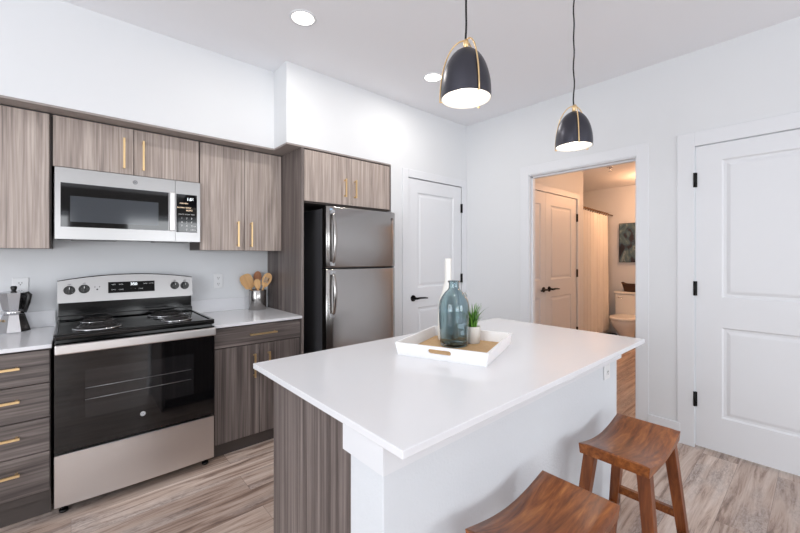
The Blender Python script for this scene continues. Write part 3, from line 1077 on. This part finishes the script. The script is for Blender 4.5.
# ================================================================= OUTLETS
def outlet(label, cx, cy, cz, w=0.072, h=0.117):
    r = thing('wall_outlet', label, 'outlet', (cx, cy, cz), group='white wall outlets')
    gg = G(); gg.box(cx - w / 2, cx + w / 2, cy - 0.007, cy - 0.0005, cz - h / 2, cz + h / 2, bev=0.003); obj('cover_plate', gg, PLATE, r)
    for dz in (-0.0245, 0.0245):
        gg = G()
        gg.lathe([(0.0165, 0), (0.0165, 0.003)], (0, 0, 0), 24)
        gg.xf(Matrix.Translation((cx, cy - 0.0065, cz + dz)) @ Matrix.Rotation(PI / 2, 4, 'X'))
        s = obj('socket', gg, PLATE, r)
        gg = G()
        gg.box(cx - 0.0075, cx - 0.0050, cy - 0.0102, cy - 0.009, cz + dz - 0.002, cz + dz + 0.008)
        gg.box(cx + 0.0050, cx + 0.0075, cy - 0.0102, cy - 0.009, cz + dz - 0.002, cz + dz + 0.008)
        gg.cyl((cx, cy - 0.0102, cz + dz - 0.008), (cx, cy - 0.009, cz + dz - 0.008), 0.003, None, 10)
        obj('slots', gg, SLOT, s)
outlet('white duplex outlet on the wall behind the moka pot', -0.232, YB, 1.143)
outlet('white duplex outlet on the wall between the range and utensil crock', 0.895, YB, 1.134)
outlet('white outlet on the half wall of the island, under the worktop', 1.985, 0.710, 0.785)

# ================================================================= WORKTOP OBJECTS
# moka pot (octagonal)
mp = thing('moka_pot', 'aluminium octagonal moka pot on the worktop left of the range', 'coffee pot', (-0.253, 3.150, CZ), rz=-0.70, local=True)
def flat(o):
    for f in o.data.polygons:
        f.use_smooth = False
    return o
g = G(); g.lathe([(0.074, 0), (0.077, 0.006), (0.051, 0.102), (0.048, 0.108)], seg=8).xf(Matrix.Rotation(PI / 8, 4, 'Z')); flat(obj('boiler', g, ALU, mp))
g = G(); g.lathe([(0.050, 0.106), (0.054, 0.110), (0.054, 0.125), (0.049, 0.129)], seg=32); obj('collar', g, ALU, mp)
g = G(); g.lathe([(0.046, 0.129), (0.050, 0.136), (0.069, 0.226), (0.070, 0.229), (0.066, 0.229)], seg=8).xf(Matrix.Rotation(PI / 8, 4, 'Z'))
g.hexa([(-0.048, -0.018, 0.18), (-0.048, 0.018, 0.18), (-0.050, 0.022, 0.226), (-0.050, -0.022, 0.226)], [(-0.062, -0.005, 0.186), (-0.062, 0.005, 0.186), (-0.090, 0.004, 0.229), (-0.090, -0.004, 0.229)])
flat(obj('jug', g, ALU, mp))
g = G(); g.lathe([(0.070, 0.229), (0.071, 0.233), (0.014, 0.243), (0.008, 0.243)], seg=8).xf(Matrix.Rotation(PI / 8, 4, 'Z')); ld = flat(obj('lid', g, ALU, mp))
g = G(); g.lathe([(0.008, 0.242), (0.012, 0.247), (0.015, 0.264), (0.011, 0.270)], seg=12); obj('knob', g, BLACKP, ld, 'black lid knob')
g = G()
g.tube([(0.062, 0, 0.223), (0.082, 0, 0.227), (0.091, 0, 0.220), (0.081, 0, 0.170), (0.064, 0, 0.118)], [0.009, 0.011, 0.012, 0.011, 0.009], 10)
obj('handle', g, BLACKP, mp, 'black plastic handle')
g = G(); g.cyl((-0.016, -0.062, 0.076), (-0.018, -0.071, 0.077), 0.007, None, 10); obj('valve', g, BRASS, mp)

# utensil crock and its four wooden tools
CXc, CYc = 1.178, 3.150
g = G(); g.lathe([(0.067, 0), (0.069, 0.003), (0.069, 0.162), (0.068, 0.164), (0.065, 0.164), (0.065, 0.008), (0.001, 0.007)], seg=40, cap1=False)
o = obj('utensil_crock', g, STEELV); o.location = (CXc, CYc, CZ); tag(o, 'brushed steel crock holding wooden tools, right worktop', 'crock')
def tool(name, label, dx, dy, lean_x, lean_y, length, head, m, twist=0.0, slots=False):
    """handle rises from the crock floor, the flat head sits on top"""
    gg = G()
    hl, hw, ht, sq = head
    gg.tube([(0, 0, 0), (0, 0, length * 0.5), (0, 0, length - hl * 0.9)], [0.0075, 0.0075, 0.008], 10)
    n = 20
    outline = []
    for k in range(n):
        a = 2 * PI * k / n
        s, c = math.sin(a), math.cos(a)
        u = hw * math.copysign(abs(s) ** sq, s) * (1.0 if c > -0.2 else 0.86)
        outline.append((u, length - hl / 2 + hl / 2 * math.copysign(abs(c) ** sq, c)))
    if slots:
        sl = [[(x - 0.0038, length - hl * 0.70), (x + 0.0038, length - hl * 0.70), (x + 0.0038, length - hl * 0.32), (x - 0.0038, length - hl * 0.32)] for x in (-0.014, 0.0, 0.014)]
        gg.prism(outline, lambda u, v, d: (u, d, v), -ht / 2, ht / 2, holes=sl)
    else:
        gg.prism(outline, lambda u, v, d: (u, d, v), -ht / 2, ht / 2)
    o = obj(name, gg, m)
    o.location = (CXc + dx, CYc + dy, CZ + 0.015)
    o.rotation_euler = (lean_y, lean_x, twist)
    tag(o, label, 'utensil', 'wooden tools in the steel crock')
tool('wooden_spatula', 'broad wooden spatula, leftmost and widest tool in the crock', 0.026, 0.018, -0.42, 0.06, 0.305, (0.130, 0.050, 0.008, 0.6), BEECH, -0.37)
tool('wooden_spoon', 'small wooden spoon lowest of the tools in the crock', 0.010, -0.040, -0.12, 0.04, 0.245, (0.085, 0.027, 0.010, 0.85), BEECH, -0.37)
tool('wooden_spoon', 'reddish brown wooden spoon at the back of the crock', 0.000, 0.044, 0.06, -0.06, 0.305, (0.110, 0.032, 0.010, 0.9), WALNUT, -0.37)
tool('slotted_spoon', 'pale slotted wooden spoon leaning right in the crock', -0.022, -0.012, 0.36, 0.04, 0.310, (0.125, 0.038, 0.009, 0.9), BEECH, -0.37, True)

# serving tray
TA = math.atan2(0.137, 0.368)
TL, TW = 0.420, 0.394
tray = thing('serving_tray', 'white tray with tan base and cut-out handles on the island', 'tray', (1.345, 1.126, IZ), rz=TA, local=True)
g = G(); g.box(-TL / 2 + 0.004, TL / 2 - 0.004, -TW / 2 + 0.004, TW / 2 - 0.004, 0.0, 0.008); obj('tray_base', g, CORK, tray, 'tan wood-grain tray base')
HT, FLARE, WT = 0.056, 0.010, 0.009
def tray_side(axis, sgn, half, length, hole):
    gg = G()
    def f(u, v, d):
        o = sgn * (half - WT + d + FLARE * v / HT)
        uu = u * (1 + (FLARE * v / HT) / length * 2)
        return (o, uu, v) if axis == 'x' else (uu, o, v)
    rect = [(-length / 2, 0), (length / 2, 0), (length / 2, HT), (-length / 2, HT)]
    hs = []
    if hole:
        a, b, c = 0.040, 0.010, 0.034
        hs = [[(a * s + b * math.cos(t) , c + b * math.sin(t)) for s, t0 in ((1, -PI / 2), (-1, PI / 2)) for t in [t0 + PI * k / 8 for k in range(9)]]]
    gg.prism(rect, f, 0, WT, holes=hs)
    return obj('tray_side', gg, TRAYW, tray)
tray_side('x', -1, TL / 2, TW, True)
tray_side('x', 1, TL / 2, TW, True)
tray_side('y', -1, TW / 2, TL - 2 * WT, False)
tray_side('y', 1, TW / 2, TL - 2 * WT, False)
TZ = IZ + 0.0085

# glass bottle vase (thick shell)
def smooth_prof(pts, n=6):
    out = []
    P = [Vector((p[0], p[1])) for p in pts]
    for i in range(len(P) - 1):
        p0, p1, p2, p3 = P[max(i - 1, 0)], P[i], P[i + 1], P[min(i + 2, len(P) - 1)]
        for k in range(n):
            t = k / n
            q = 0.5 * ((2 * p1) + (-p0 + p2) * t + (2 * p0 - 5 * p1 + 4 * p2 - p3) * t * t + (-p0 + 3 * p1 - 3 * p2 + p3) * t ** 3)
            out.append((max(q.x, 0.0005), q.y))
    out.append((P[-1].x, P[-1].y))
    return out
bt = thing('glass_bottle_vase', 'teal glass bottle vase with a white round tag on the tray', 'vase', (1.372, 1.166, TZ), rz=0, local=True)
outer = smooth_prof([(0.054, 0.0), (0.064, 0.006), (0.068, 0.05), (0.072, 0.14), (0.073, 0.175), (0.066, 0.215), (0.045, 0.250), (0.028, 0.268), (0.0245, 0.285), (0.0245, 0.297)], 5)
lip = [(0.029, 0.300), (0.030, 0.304), (0.029, 0.308), (0.0235, 0.308), (0.0215, 0.300)]
inner = [(max(r - 0.0035, 0.002), z) for r, z in reversed(outer) if 0.012 < z < 0.298] + [(0.045, 0.012), (0.001, 0.010)]
g = G(); g.lathe(outer + lip + inner, seg=48, cap0=True, cap1=True); obj('bottle', g, GLASS, bt)
g = G()
g.lathe([(0.0145, 0), (0.0145, 0.0012)], (0, 0, 0), 28)
g.xf(Matrix.Translation((0.048, -0.0335, 0.243)) @ Matrix.Rotation(math.radians(-35), 4, 'Z') @ Matrix.Rotation(math.radians(64), 4, 'Y'))
tg = obj('paper_tag', g, TAG, bt, 'white round paper tag')
g = G()
for k, (w, dz) in enumerate(((0.007, 0.004), (0.009, 0.0), (0.006, -0.004))):
    g.box(-0.0006, 0.0006, -w, w, dz - 0.0007, dz + 0.0007)
g.xf(Matrix.Translation((0.0492, -0.0343, 0.2437)) @ Matrix.Rotation(math.radians(-35), 4, 'Z') @ Matrix.Rotation(math.radians(-26), 4, 'Y'))
obj('print_lines', g, INK, tg)
# white tall vase
g = G(); g.lathe(smooth_prof([(0.046, 0), (0.052, 0.006), (0.053, 0.05), (0.052, 0.14), (0.045, 0.20), (0.028, 0.255), (0.0185, 0.295), (0.0165, 0.34), (0.0165, 0.413)], 5) + [(0.0135, 0.414), (0.0125, 0.40), (0.0125, 0.33)], seg=40)
o = obj('white_vase', g, CERAM); o.location = (1.446, 1.268, TZ); tag(o, 'tall white bottle-neck vase behind the glass bottle', 'vase')
# potted grass
pl = thing('potted_plant', 'small grassy green plant in a pale pot on the tray', 'plant', (1.481, 1.139, TZ), local=True)
g = G(); g.lathe([(0.033, 0), (0.035, 0.002), (0.038, 0.080), (0.038, 0.082), (0.0345, 0.082), (0.033, 0.065)], seg=32, cap1=False); obj('pot', g, POT, pl)
g = G(); g.lathe([(0.033, 0.066), (0.020, 0.071), (0.001, 0.072)], seg=20); obj('soil', g, SOIL, pl)
rnd = random.Random(4)
for k in range(58):
    g = G()
    a = rnd.uniform(0, 2 * PI)
    r0 = rnd.uniform(0.0, 0.022)
    H = rnd.uniform(0.075, 0.145)
    lean = rnd.uniform(0.012, 0.085) * (0.6 + 0.6 * r0 / 0.022)
    bend = rnd.uniform(0.6, 1.4)
    w0 = rnd.uniform(0.0032, 0.0052)
    sx, sy = -math.sin(a), math.cos(a)
    rows = []
    for i in range(8):
        t = i / 7
        d = r0 + lean * t ** (1 + bend)
        z = 0.068 + H * (t - 0.16 * bend * t * t * lean / 0.05)
        w = w0 * (1 - t ** 2.2) + 0.0003
        cx, cy = d * math.cos(a), d * math.sin(a)
        rows.append([(cx - sx * w, cy - sy * w, z), (cx - 0.0009 * math.cos(a), cy - 0.0009 * math.sin(a), z - 0.0006), (cx + sx * w, cy + sy * w, z), (cx + 0.0006 * math.cos(a), cy + 0.0006 * math.sin(a), z + 0.0006)])
    vv = g.grid(rows, closed_u=True)
    g.cap(vv[0]); g.cap(vv[-1])
    obj('leaf', g, LEAF if k % 3 else LEAFD, pl)

# ================================================================= STOOLS
def make_stool(label, loc):
    r = thing('bar_stool', label, 'stool', loc, group='wooden saddle stools', local=True)
    L, W, T, Z = 0.412, 0.238, 0.035, 0.613
    gg = G()
    nu, nv = 20, 8
    def zt(u, v):
        return Z - 0.029 * (1 - u * u) ** 1.2
    topr = [[(u * L / 2, v * W / 2, zt(u, v) - (0.004 if abs(v) > 0.99 or abs(u) > 0.99 else 0)) for v in [-1 + 2 * j / nv for j in range(nv + 1)]] for u in [-1, -0.975] + [-0.95 + 1.9 * i / nu for i in range(nu + 1)] + [0.975, 1]]
    us = [-1, -0.975] + [-0.95 + 1.9 * i / nu for i in range(nu + 1)] + [0.975, 1]
    botr = [[(u * (L / 2 - 0.004), v * (W / 2 - 0.003), zt(u, v) * 0.45 + (Z - 0.012) * 0.55 - T) for v in [-1 + 2 * j / nv for j in range(nv + 1)]] for u in us]
    gg.grid(topr, smooth=True); gg.grid(botr, smooth=True)
    for j in (0, nv):
        gg.grid([[rw[j] for rw in topr], [rw[j] for rw in botr]], smooth=False)
    for i in (0, len(us) - 1):
        gg.grid([topr[i], botr[i]], smooth=False)
    bmesh.ops.remove_doubles(gg.bm, verts=gg.bm.verts[:], dist=1e-5)
    obj('seat', gg, STOOLW, r)
    tx, ty, bx, by = 0.160, 0.090, 0.215, 0.150
    def legc(sx, sy, z):
        t = 1 - z / 0.575
        return Vector((sx * (tx + (bx - tx) * t), sy * (ty + (by - ty) * t), z))
    for sx in (-1, 1):
        for sy in (-1, 1):
            gg = G()
            a, b = legc(sx, sy, 0.0), legc(sx, sy, 0.575)
            q = lambda p, hx, hy: [(p.x - hx, p.y - hy, p.z), (p.x + hx, p.y - hy, p.z), (p.x + hx, p.y + hy, p.z), (p.x - hx, p.y + hy, p.z)]
            gg.hexa(q(a, 0.0155, 0.0155), q(b, 0.021, 0.021))
            bmesh.ops.bevel(gg.bm, geom=gg.bm.edges[:], offset=0.002, segments=1, affect='EDGES')
            obj('leg', gg, STOOLL, r)
    def rail(a, b, hw, hh):
        gg = G()
        d = (b - a).normalized()
        s = d.cross(Vector((0, 0, 1))).normalized()
        u = Vector((0, 0, 1))
        q = lambda p: [p + s * hw + u * hh, p - s * hw + u * hh, p - s * hw - u * hh, p + s * hw - u * hh]
        gg.hexa(q(a), q(b))
        return gg
    for sy in (-1, 1):
        obj('stretcher', rail(legc(-1, sy, 0.20), legc(1, sy, 0.20), 0.009, 0.016), STOOLW, r)
    for sx in (-1, 1):
        obj('stretcher', rail(legc(sx, -1, 0.275), legc(sx, 1, 0.275), 0.009, 0.016), STOOLW, r)
    return r
s1 = make_stool('brown wooden saddle stool nearest the white door, under the worktop end', (1.682, 0.508, 0))
dup(s1, (0.989, 0.508, 0), 0, 'brown wooden saddle stool in front, cut off by the bottom edge')

# ================================================================= PENDANTS
def pendant(label, x, y, zb, rz):
    r = thing('pendant_light', label, 'pendant light', (x, y, zb), rz=rz, group='black and brass pendants over the island', local=True)
    R, Hs = 0.089, 0.181
    prof = [(R, 0.0), (R * 1.0, 0.02)]
    for k in range(1, 15):
        t = k / 14
        prof.append((R * math.cos(t * PI / 2) ** 0.96 if k < 14 else 0.006, 0.02 + (Hs - 0.02) * math.sin(t * PI / 2)))
    gg = G(); gg.lathe(prof, seg=48, cap0=False, cap1=True)
    sh = obj('shade', gg, SHADE, r, 'satin black bell shade')
    gg = G(); gg.lathe([(R - 0.0005, 0.0002)] + [(max(a - 0.003, 0.003), b * 0.975 + 0.0005) for a, b in prof], seg=48, cap0=False, cap1=True)
    obj('shade_lining', gg, SHADEIN, sh, 'white inside of shade')
    # three brass ribs and the collar on top
    for k in range(3):
        a = k * 2 * PI / 3 + 0.115
        pts = []
        for i in range(17):
            t = i / 16
            ang = t * PI / 2
            rr = 0.007 + (R + 0.0045 - 0.007) * math.sin(ang) ** 0.95
            z = -0.004 + (Hs + 0.030 + 0.004) * math.cos(ang) ** 0.95 if i < 16 else -0.004
            pts.append((rr * math.cos(a), rr * math.sin(a), z))
        pts.append(((R - 0.004) * math.cos(a), (R - 0.004) * math.sin(a), -0.004))
        gg = G(); gg.tube(pts, 0.0028, 8); obj('brass_rib', gg, BRASS, r)
    gg = G(); gg.lathe([(0.009, Hs - 0.004), (0.009, Hs + 0.028), (0.005, Hs + 0.034)], seg=20); obj('socket_collar', gg, BRASS, r)
    gg = G()
    n = 20
    top = ZC - zb
    gg.tube([(0.0022 * math.sin(k * 1.3), 0.0022 * math.cos(k * 0.9), Hs + 0.03 + (top - 0.02 - Hs - 0.03) * k / n) for k in range(n + 1)], 0.0036, 8)
    obj('cord', gg, CORD, r)
    gg = G(); gg.lathe([(0.060, top - 0.024), (0.062, top - 0.020), (0.062, top - 0.0005)], seg=32); obj('ceiling_canopy', gg, HW, r)
    gg = G(); gg.lathe([(0.012, 0.115), (0.013, 0.09), (0.028, 0.062), (0.030, 0.045), (0.022, 0.026), (0.004, 0.018)], seg=20); obj('bulb', gg, BULB, r)
    l = bpy.data.lights.new('pendant_glow', 'SPOT')
    l.energy, l.color, l.spot_size, l.spot_blend, l.shadow_soft_size = 4, (1.0, 0.9, 0.78), 2.0, 0.6, 0.03
    lo = bpy.data.objects.new('pendant_glow', l); lo.location = (0, 0, 0.012); COL.objects.link(lo); lo.parent = r
    return r
pendant('black bell pendant with brass ribs hanging nearer, over the tray', 1.066, 0.85, 1.897, 0.0)
pendant('black bell pendant with brass ribs farther off, before the hall opening', 1.945, 0.85, 1.897, 1.59)

# ================================================================= CEILING CANS
def can(label, x, y, rad=0.068):
    r = thing('recessed_light', label, 'ceiling light', (x, y, ZC), group='round recessed ceiling lights', local=True)
    gg = G(); gg.lathe([(rad + 0.012, 0.0), (rad + 0.011, -0.004), (rad, -0.006), (rad - 0.003, -0.004), (rad - 0.003, -0.0005)], seg=40, cap0=False, cap1=False); obj('trim_ring', gg, TRIM, r)
    gg = G(); gg.lathe([(0.001, -0.0035), (rad - 0.002, -0.0035), (rad - 0.002, -0.0008), (0.001, -0.0008)], seg=40, cap0=False, cap1=False); obj('lens', gg, LAMP, r)
    l = bpy.data.lights.new('can_glow', 'AREA'); l.shape = 'DISK'; l.size = rad * 2; l.energy = 9; l.color = (1.0, 0.95, 0.88)
    lo = bpy.data.objects.new('can_glow', l); lo.location = (0, 0, -0.008); COL.objects.link(lo); lo.parent = r
can('round recessed ceiling light nearer, above the range', 1.047, 2.07)
can('round recessed ceiling light farther off, above the pantry door', 2.174, 2.066)

# ================================================================= HALL AND BATHROOM
hl = thing('ceiling_lamp', 'warm round ceiling lamp in the hall, above the door opening', 'ceiling light', (4.35, 1.38, ZH), local=True)
g = G(); g.lathe([(0.13, 0), (0.13, -0.02), (0.12, -0.024)], seg=36); obj('lamp_base', g, TRIM, hl)
g = G(); g.lathe([(0.118, -0.024), (0.105, -0.05), (0.06, -0.072), (0.002, -0.08)], seg=36); obj('lamp_shade', g, WARM, hl)
l = bpy.data.lights.new('hall_glow', 'POINT'); l.shadow_soft_size = 0.1; l.energy = 9.5; l.color = (1.0, 0.55, 0.31)
lo = bpy.data.objects.new('hall_glow', l); lo.location = (0, 0, -0.19); COL.objects.link(lo); lo.parent = hl
bl = thing('ceiling_lamp', 'warm round ceiling lamp in the bathroom near the toilet', 'ceiling light', (5.9, 1.45, ZH), local=True)
g = G(); g.lathe([(0.11, 0), (0.11, -0.02), (0.10, -0.024)], seg=36); obj('lamp_base', g, TRIM, bl)
g = G(); g.lathe([(0.098, -0.024), (0.085, -0.05), (0.05, -0.066), (0.002, -0.072)], seg=36); obj('lamp_shade', g, WARM, bl)
l = bpy.data.lights.new('bath_glow', 'POINT'); l.shadow_soft_size = 0.1; l.energy = 34; l.color = (1.0, 0.52, 0.27)
lo = bpy.data.objects.new('bath_glow', l); lo.location = (0, 0, -0.18); COL.objects.link(lo); lo.parent = bl

# shower rod, rings, curtain, liner
RZc = 2.00
def rod_y(x):
    return 2.24 - 0.10 * ((6.3 - x) / 1.2)
RODM = mat('bronze_rod', srgb(128, 98, 74), 0.4, 0.6)
cr = thing('curtain_rod', 'brown curtain rod with rings across the bathtub', 'curtain rod', (5.8, 2.2, RZc))
g = G(); g.tube([(5.092, rod_y(5.092), RZc), (5.5, rod_y(5.5), RZc), (6.0, rod_y(6.0), RZc), (6.599, rod_y(6.599), RZc)], 0.010, 12); obj('rod', g, RODM, cr)
for k in range(12):
    x = 5.16 + k * 0.103
    g = G(); c = Vector((x, rod_y(x), RZc - 0.012))
    g.tube([(c.x + 0.006 * math.sin(3 * a), c.y + 0.024 * math.cos(a), c.z + 0.026 * math.sin(a)) for a in [2 * PI * i / 16 for i in range(16)]], 0.004, 6, closed=True)
    obj('curtain_ring', g, RODM, cr)
def curtain(name, x0, x1, z0, z1, y_off, waves, amp, m, label, flare=0.0):
    gg = G()
    nu, nv = 120, 10
    for s in (0, 1):
        rows = []
        for j in range(nv + 1):
            t = j / nv
            z = z1 + (z0 - z1) * t
            row = []
            for i in range(nu + 1):
                u = i / nu
                x = x0 + (x1 + flare * t - x0) * u
                y = rod_y(x0 + (x1 - x0) * u) + y_off + amp * (0.55 + 0.6 * t) * math.sin(2 * PI * waves * u + 0.8 * math.sin(5 * u)) + 0.3 * amp * math.sin(2 * PI * waves * 2.3 * u + 2 * t)
                row.append((x, y + s * 0.003, z))
            rows.append(row)
        if s == 0:
            a = rows
        gg.grid(rows, smooth=True)
    gg.grid([a[0], rows[0]]); gg.grid([a[-1], rows[-1]])
    o = obj(name, gg, m)
    return tag(o, label, 'curtain')
curtain('shower_curtain', 5.12, 6.27, 0.20, 1.965, -0.012, 8, 0.020, CLOTH, 'white shower curtain hanging in folds from the brown rod')
curtain('curtain_liner', 6.16, 6.44, 0.20, 1.955, 0.050, 3, 0.016, LINER, 'thin white liner behind the shower curtain edge', 0.10)
g = G(); g.box(5.095, 6.595, 2.33, 2.995, 0, 0.42, bev=0.02)
tb = obj('bathtub', g, PORC); tag(tb, 'white bathtub behind the shower curtain', 'bathtub')

# toilet
TY = 1.94
to = thing('toilet', 'white two-piece toilet against the bathroom far wall', 'toilet', (6.3, TY, 0))
g = G()
g.box(6.385, 6.590, TY - 0.22, TY + 0.22, 0.40, 0.755, bev=0.02, seg=3); obj('tank', g, PORC, to)
g = G(); g.box(6.375, 6.595, TY - 0.23, TY + 0.23, 0.757, 0.792, bev=0.012, seg=3); obj('tank_lid', g, PORC, to)
g = G(); g.cyl((6.385, TY + 0.16, 0.70), (6.365, TY + 0.16, 0.70), 0.012, None, 12); g.tube([(6.365, TY + 0.16, 0.70), (6.362, TY + 0.10, 0.695)], 0.006, 8); obj('flush_lever', g, CHROME, to)
def bowl_ring(z, front, half, back=6.40):
    pts = []
    for k in range(32):
        a = 2 * PI * k / 32
        c = math.cos(a)
        cx = (front + back) / 2
        pts.append((cx - (back - front) / 2 * c, TY + half * math.sin(a) * (1 if c > 0 else 0.9), z))
    return pts
g = G()
rows = [bowl_ring(z, f, h, b) for z, f, h, b in ((0.0, 6.06, 0.105, 6.50), (0.03, 6.07, 0.10, 6.50), (0.16, 6.08, 0.10, 6.48), (0.24, 6.00, 0.135, 6.46), (0.32, 5.93, 0.175, 6.46), (0.385, 5.905, 0.188, 6.46), (0.40, 5.91, 0.184, 6.46))]
vv = g.grid(rows, closed_u=True); g.cap(vv[0]); g.cap(vv[-1]); obj('bowl', g, PORC, to)
g = G()
rows = [bowl_ring(z, f, h, 6.40) for z, f, h in ((0.402, 5.905, 0.186), (0.405, 5.895, 0.194), (0.440, 5.895, 0.194), (0.448, 5.91, 0.184))]
vv = g.grid(rows, closed_u=True); g.cap(vv[0]); g.cap(vv[-1]); obj('seat_lid', g, PORC, to)
# basket on the tank
bs = thing('wicker_basket', 'small dark brown basket on the toilet tank', 'basket', (6.485, TY + 0.02, 0.793), local=True)
g = G()
def rr(hx, hy, z, lift=0.0):
    out = []
    for k in range(24):
        a = 2 * PI * k / 24
        c, s = math.cos(a), math.sin(a)
        x = hx * math.copysign(abs(c) ** 0.5, c); y = hy * math.copysign(abs(s) ** 0.5, s)
        out.append((x, y, z + lift * abs(s) ** 3))
    return out
vv = g.grid([rr(0.06, 0.085, 0), rr(0.068, 0.10, 0.05, 0.01), rr(0.078, 0.120, 0.105, 0.025), rr(0.080, 0.123, 0.112, 0.026), rr(0.073, 0.115, 0.110, 0.026), rr(0.062, 0.095, 0.05, 0.01), rr(0.055, 0.08, 0.01)], closed_u=True)
g.cap(vv[0]); g.cap(vv[-1]); obj('basket_body', g, BASKETM, bs)
g = G(); g.tube([(p[0], p[1], p[2]) for p in rr(0.078, 0.121, 0.112, 0.026)], 0.007, 8, closed=True); obj('rim', g, BASKETM, bs)
# painting
PY0, PY1, PZ0, PZ1 = 1.66, 2.150, 1.250, 1.855
pt = thing('framed_painting', 'blue-black abstract painting on the wall above the toilet', 'painting', (XF - 0.02, (PY0 + PY1) / 2, (PZ0 + PZ1) / 2), local=True)
hw, hh = (PY1 - PY0) / 2, (PZ1 - PZ0) / 2
g = G(); g.box(-0.012, 0.019, -hw, hw, -hh, hh, bev=0.002); obj('canvas', g, ART, pt)
g = G()
for a in ((-hw - 0.006, -hw, -hh - 0.006, hh + 0.006), (hw, hw + 0.006, -hh - 0.006, hh + 0.006), (-hw, hw, -hh - 0.006, -hh), (-hw, hw, hh, hh + 0.006)):
    g.box(-0.014, 0.0195, *a)
obj('frame', g, HW, pt)
g = G(); g.box(6.25, 6.58, 2.175, 2.33, 0, 0.10, bev=0.03, seg=3)
tag(obj('folded_bath_mat', g, MATM), 'dark folded bath mat beside the toilet', 'mat')
# sprinkler head in the hall ceiling
sp = thing('sprinkler_head', 'small metal sprinkler head on the hall ceiling', 'sprinkler', (5.05, 1.76, ZH), local=True)
g = G(); g.lathe([(0.035, 0), (0.033, -0.006), (0.012, -0.010)], seg=20); obj('escutcheon', g, CHROME, sp)
g = G(); g.cyl((0, 0, -0.008), (0, 0, -0.045), 0.007, None, 12); g.lathe([(0.022, -0.047), (0.022, -0.050)], seg=16); obj('deflector', g, CHROME, sp)
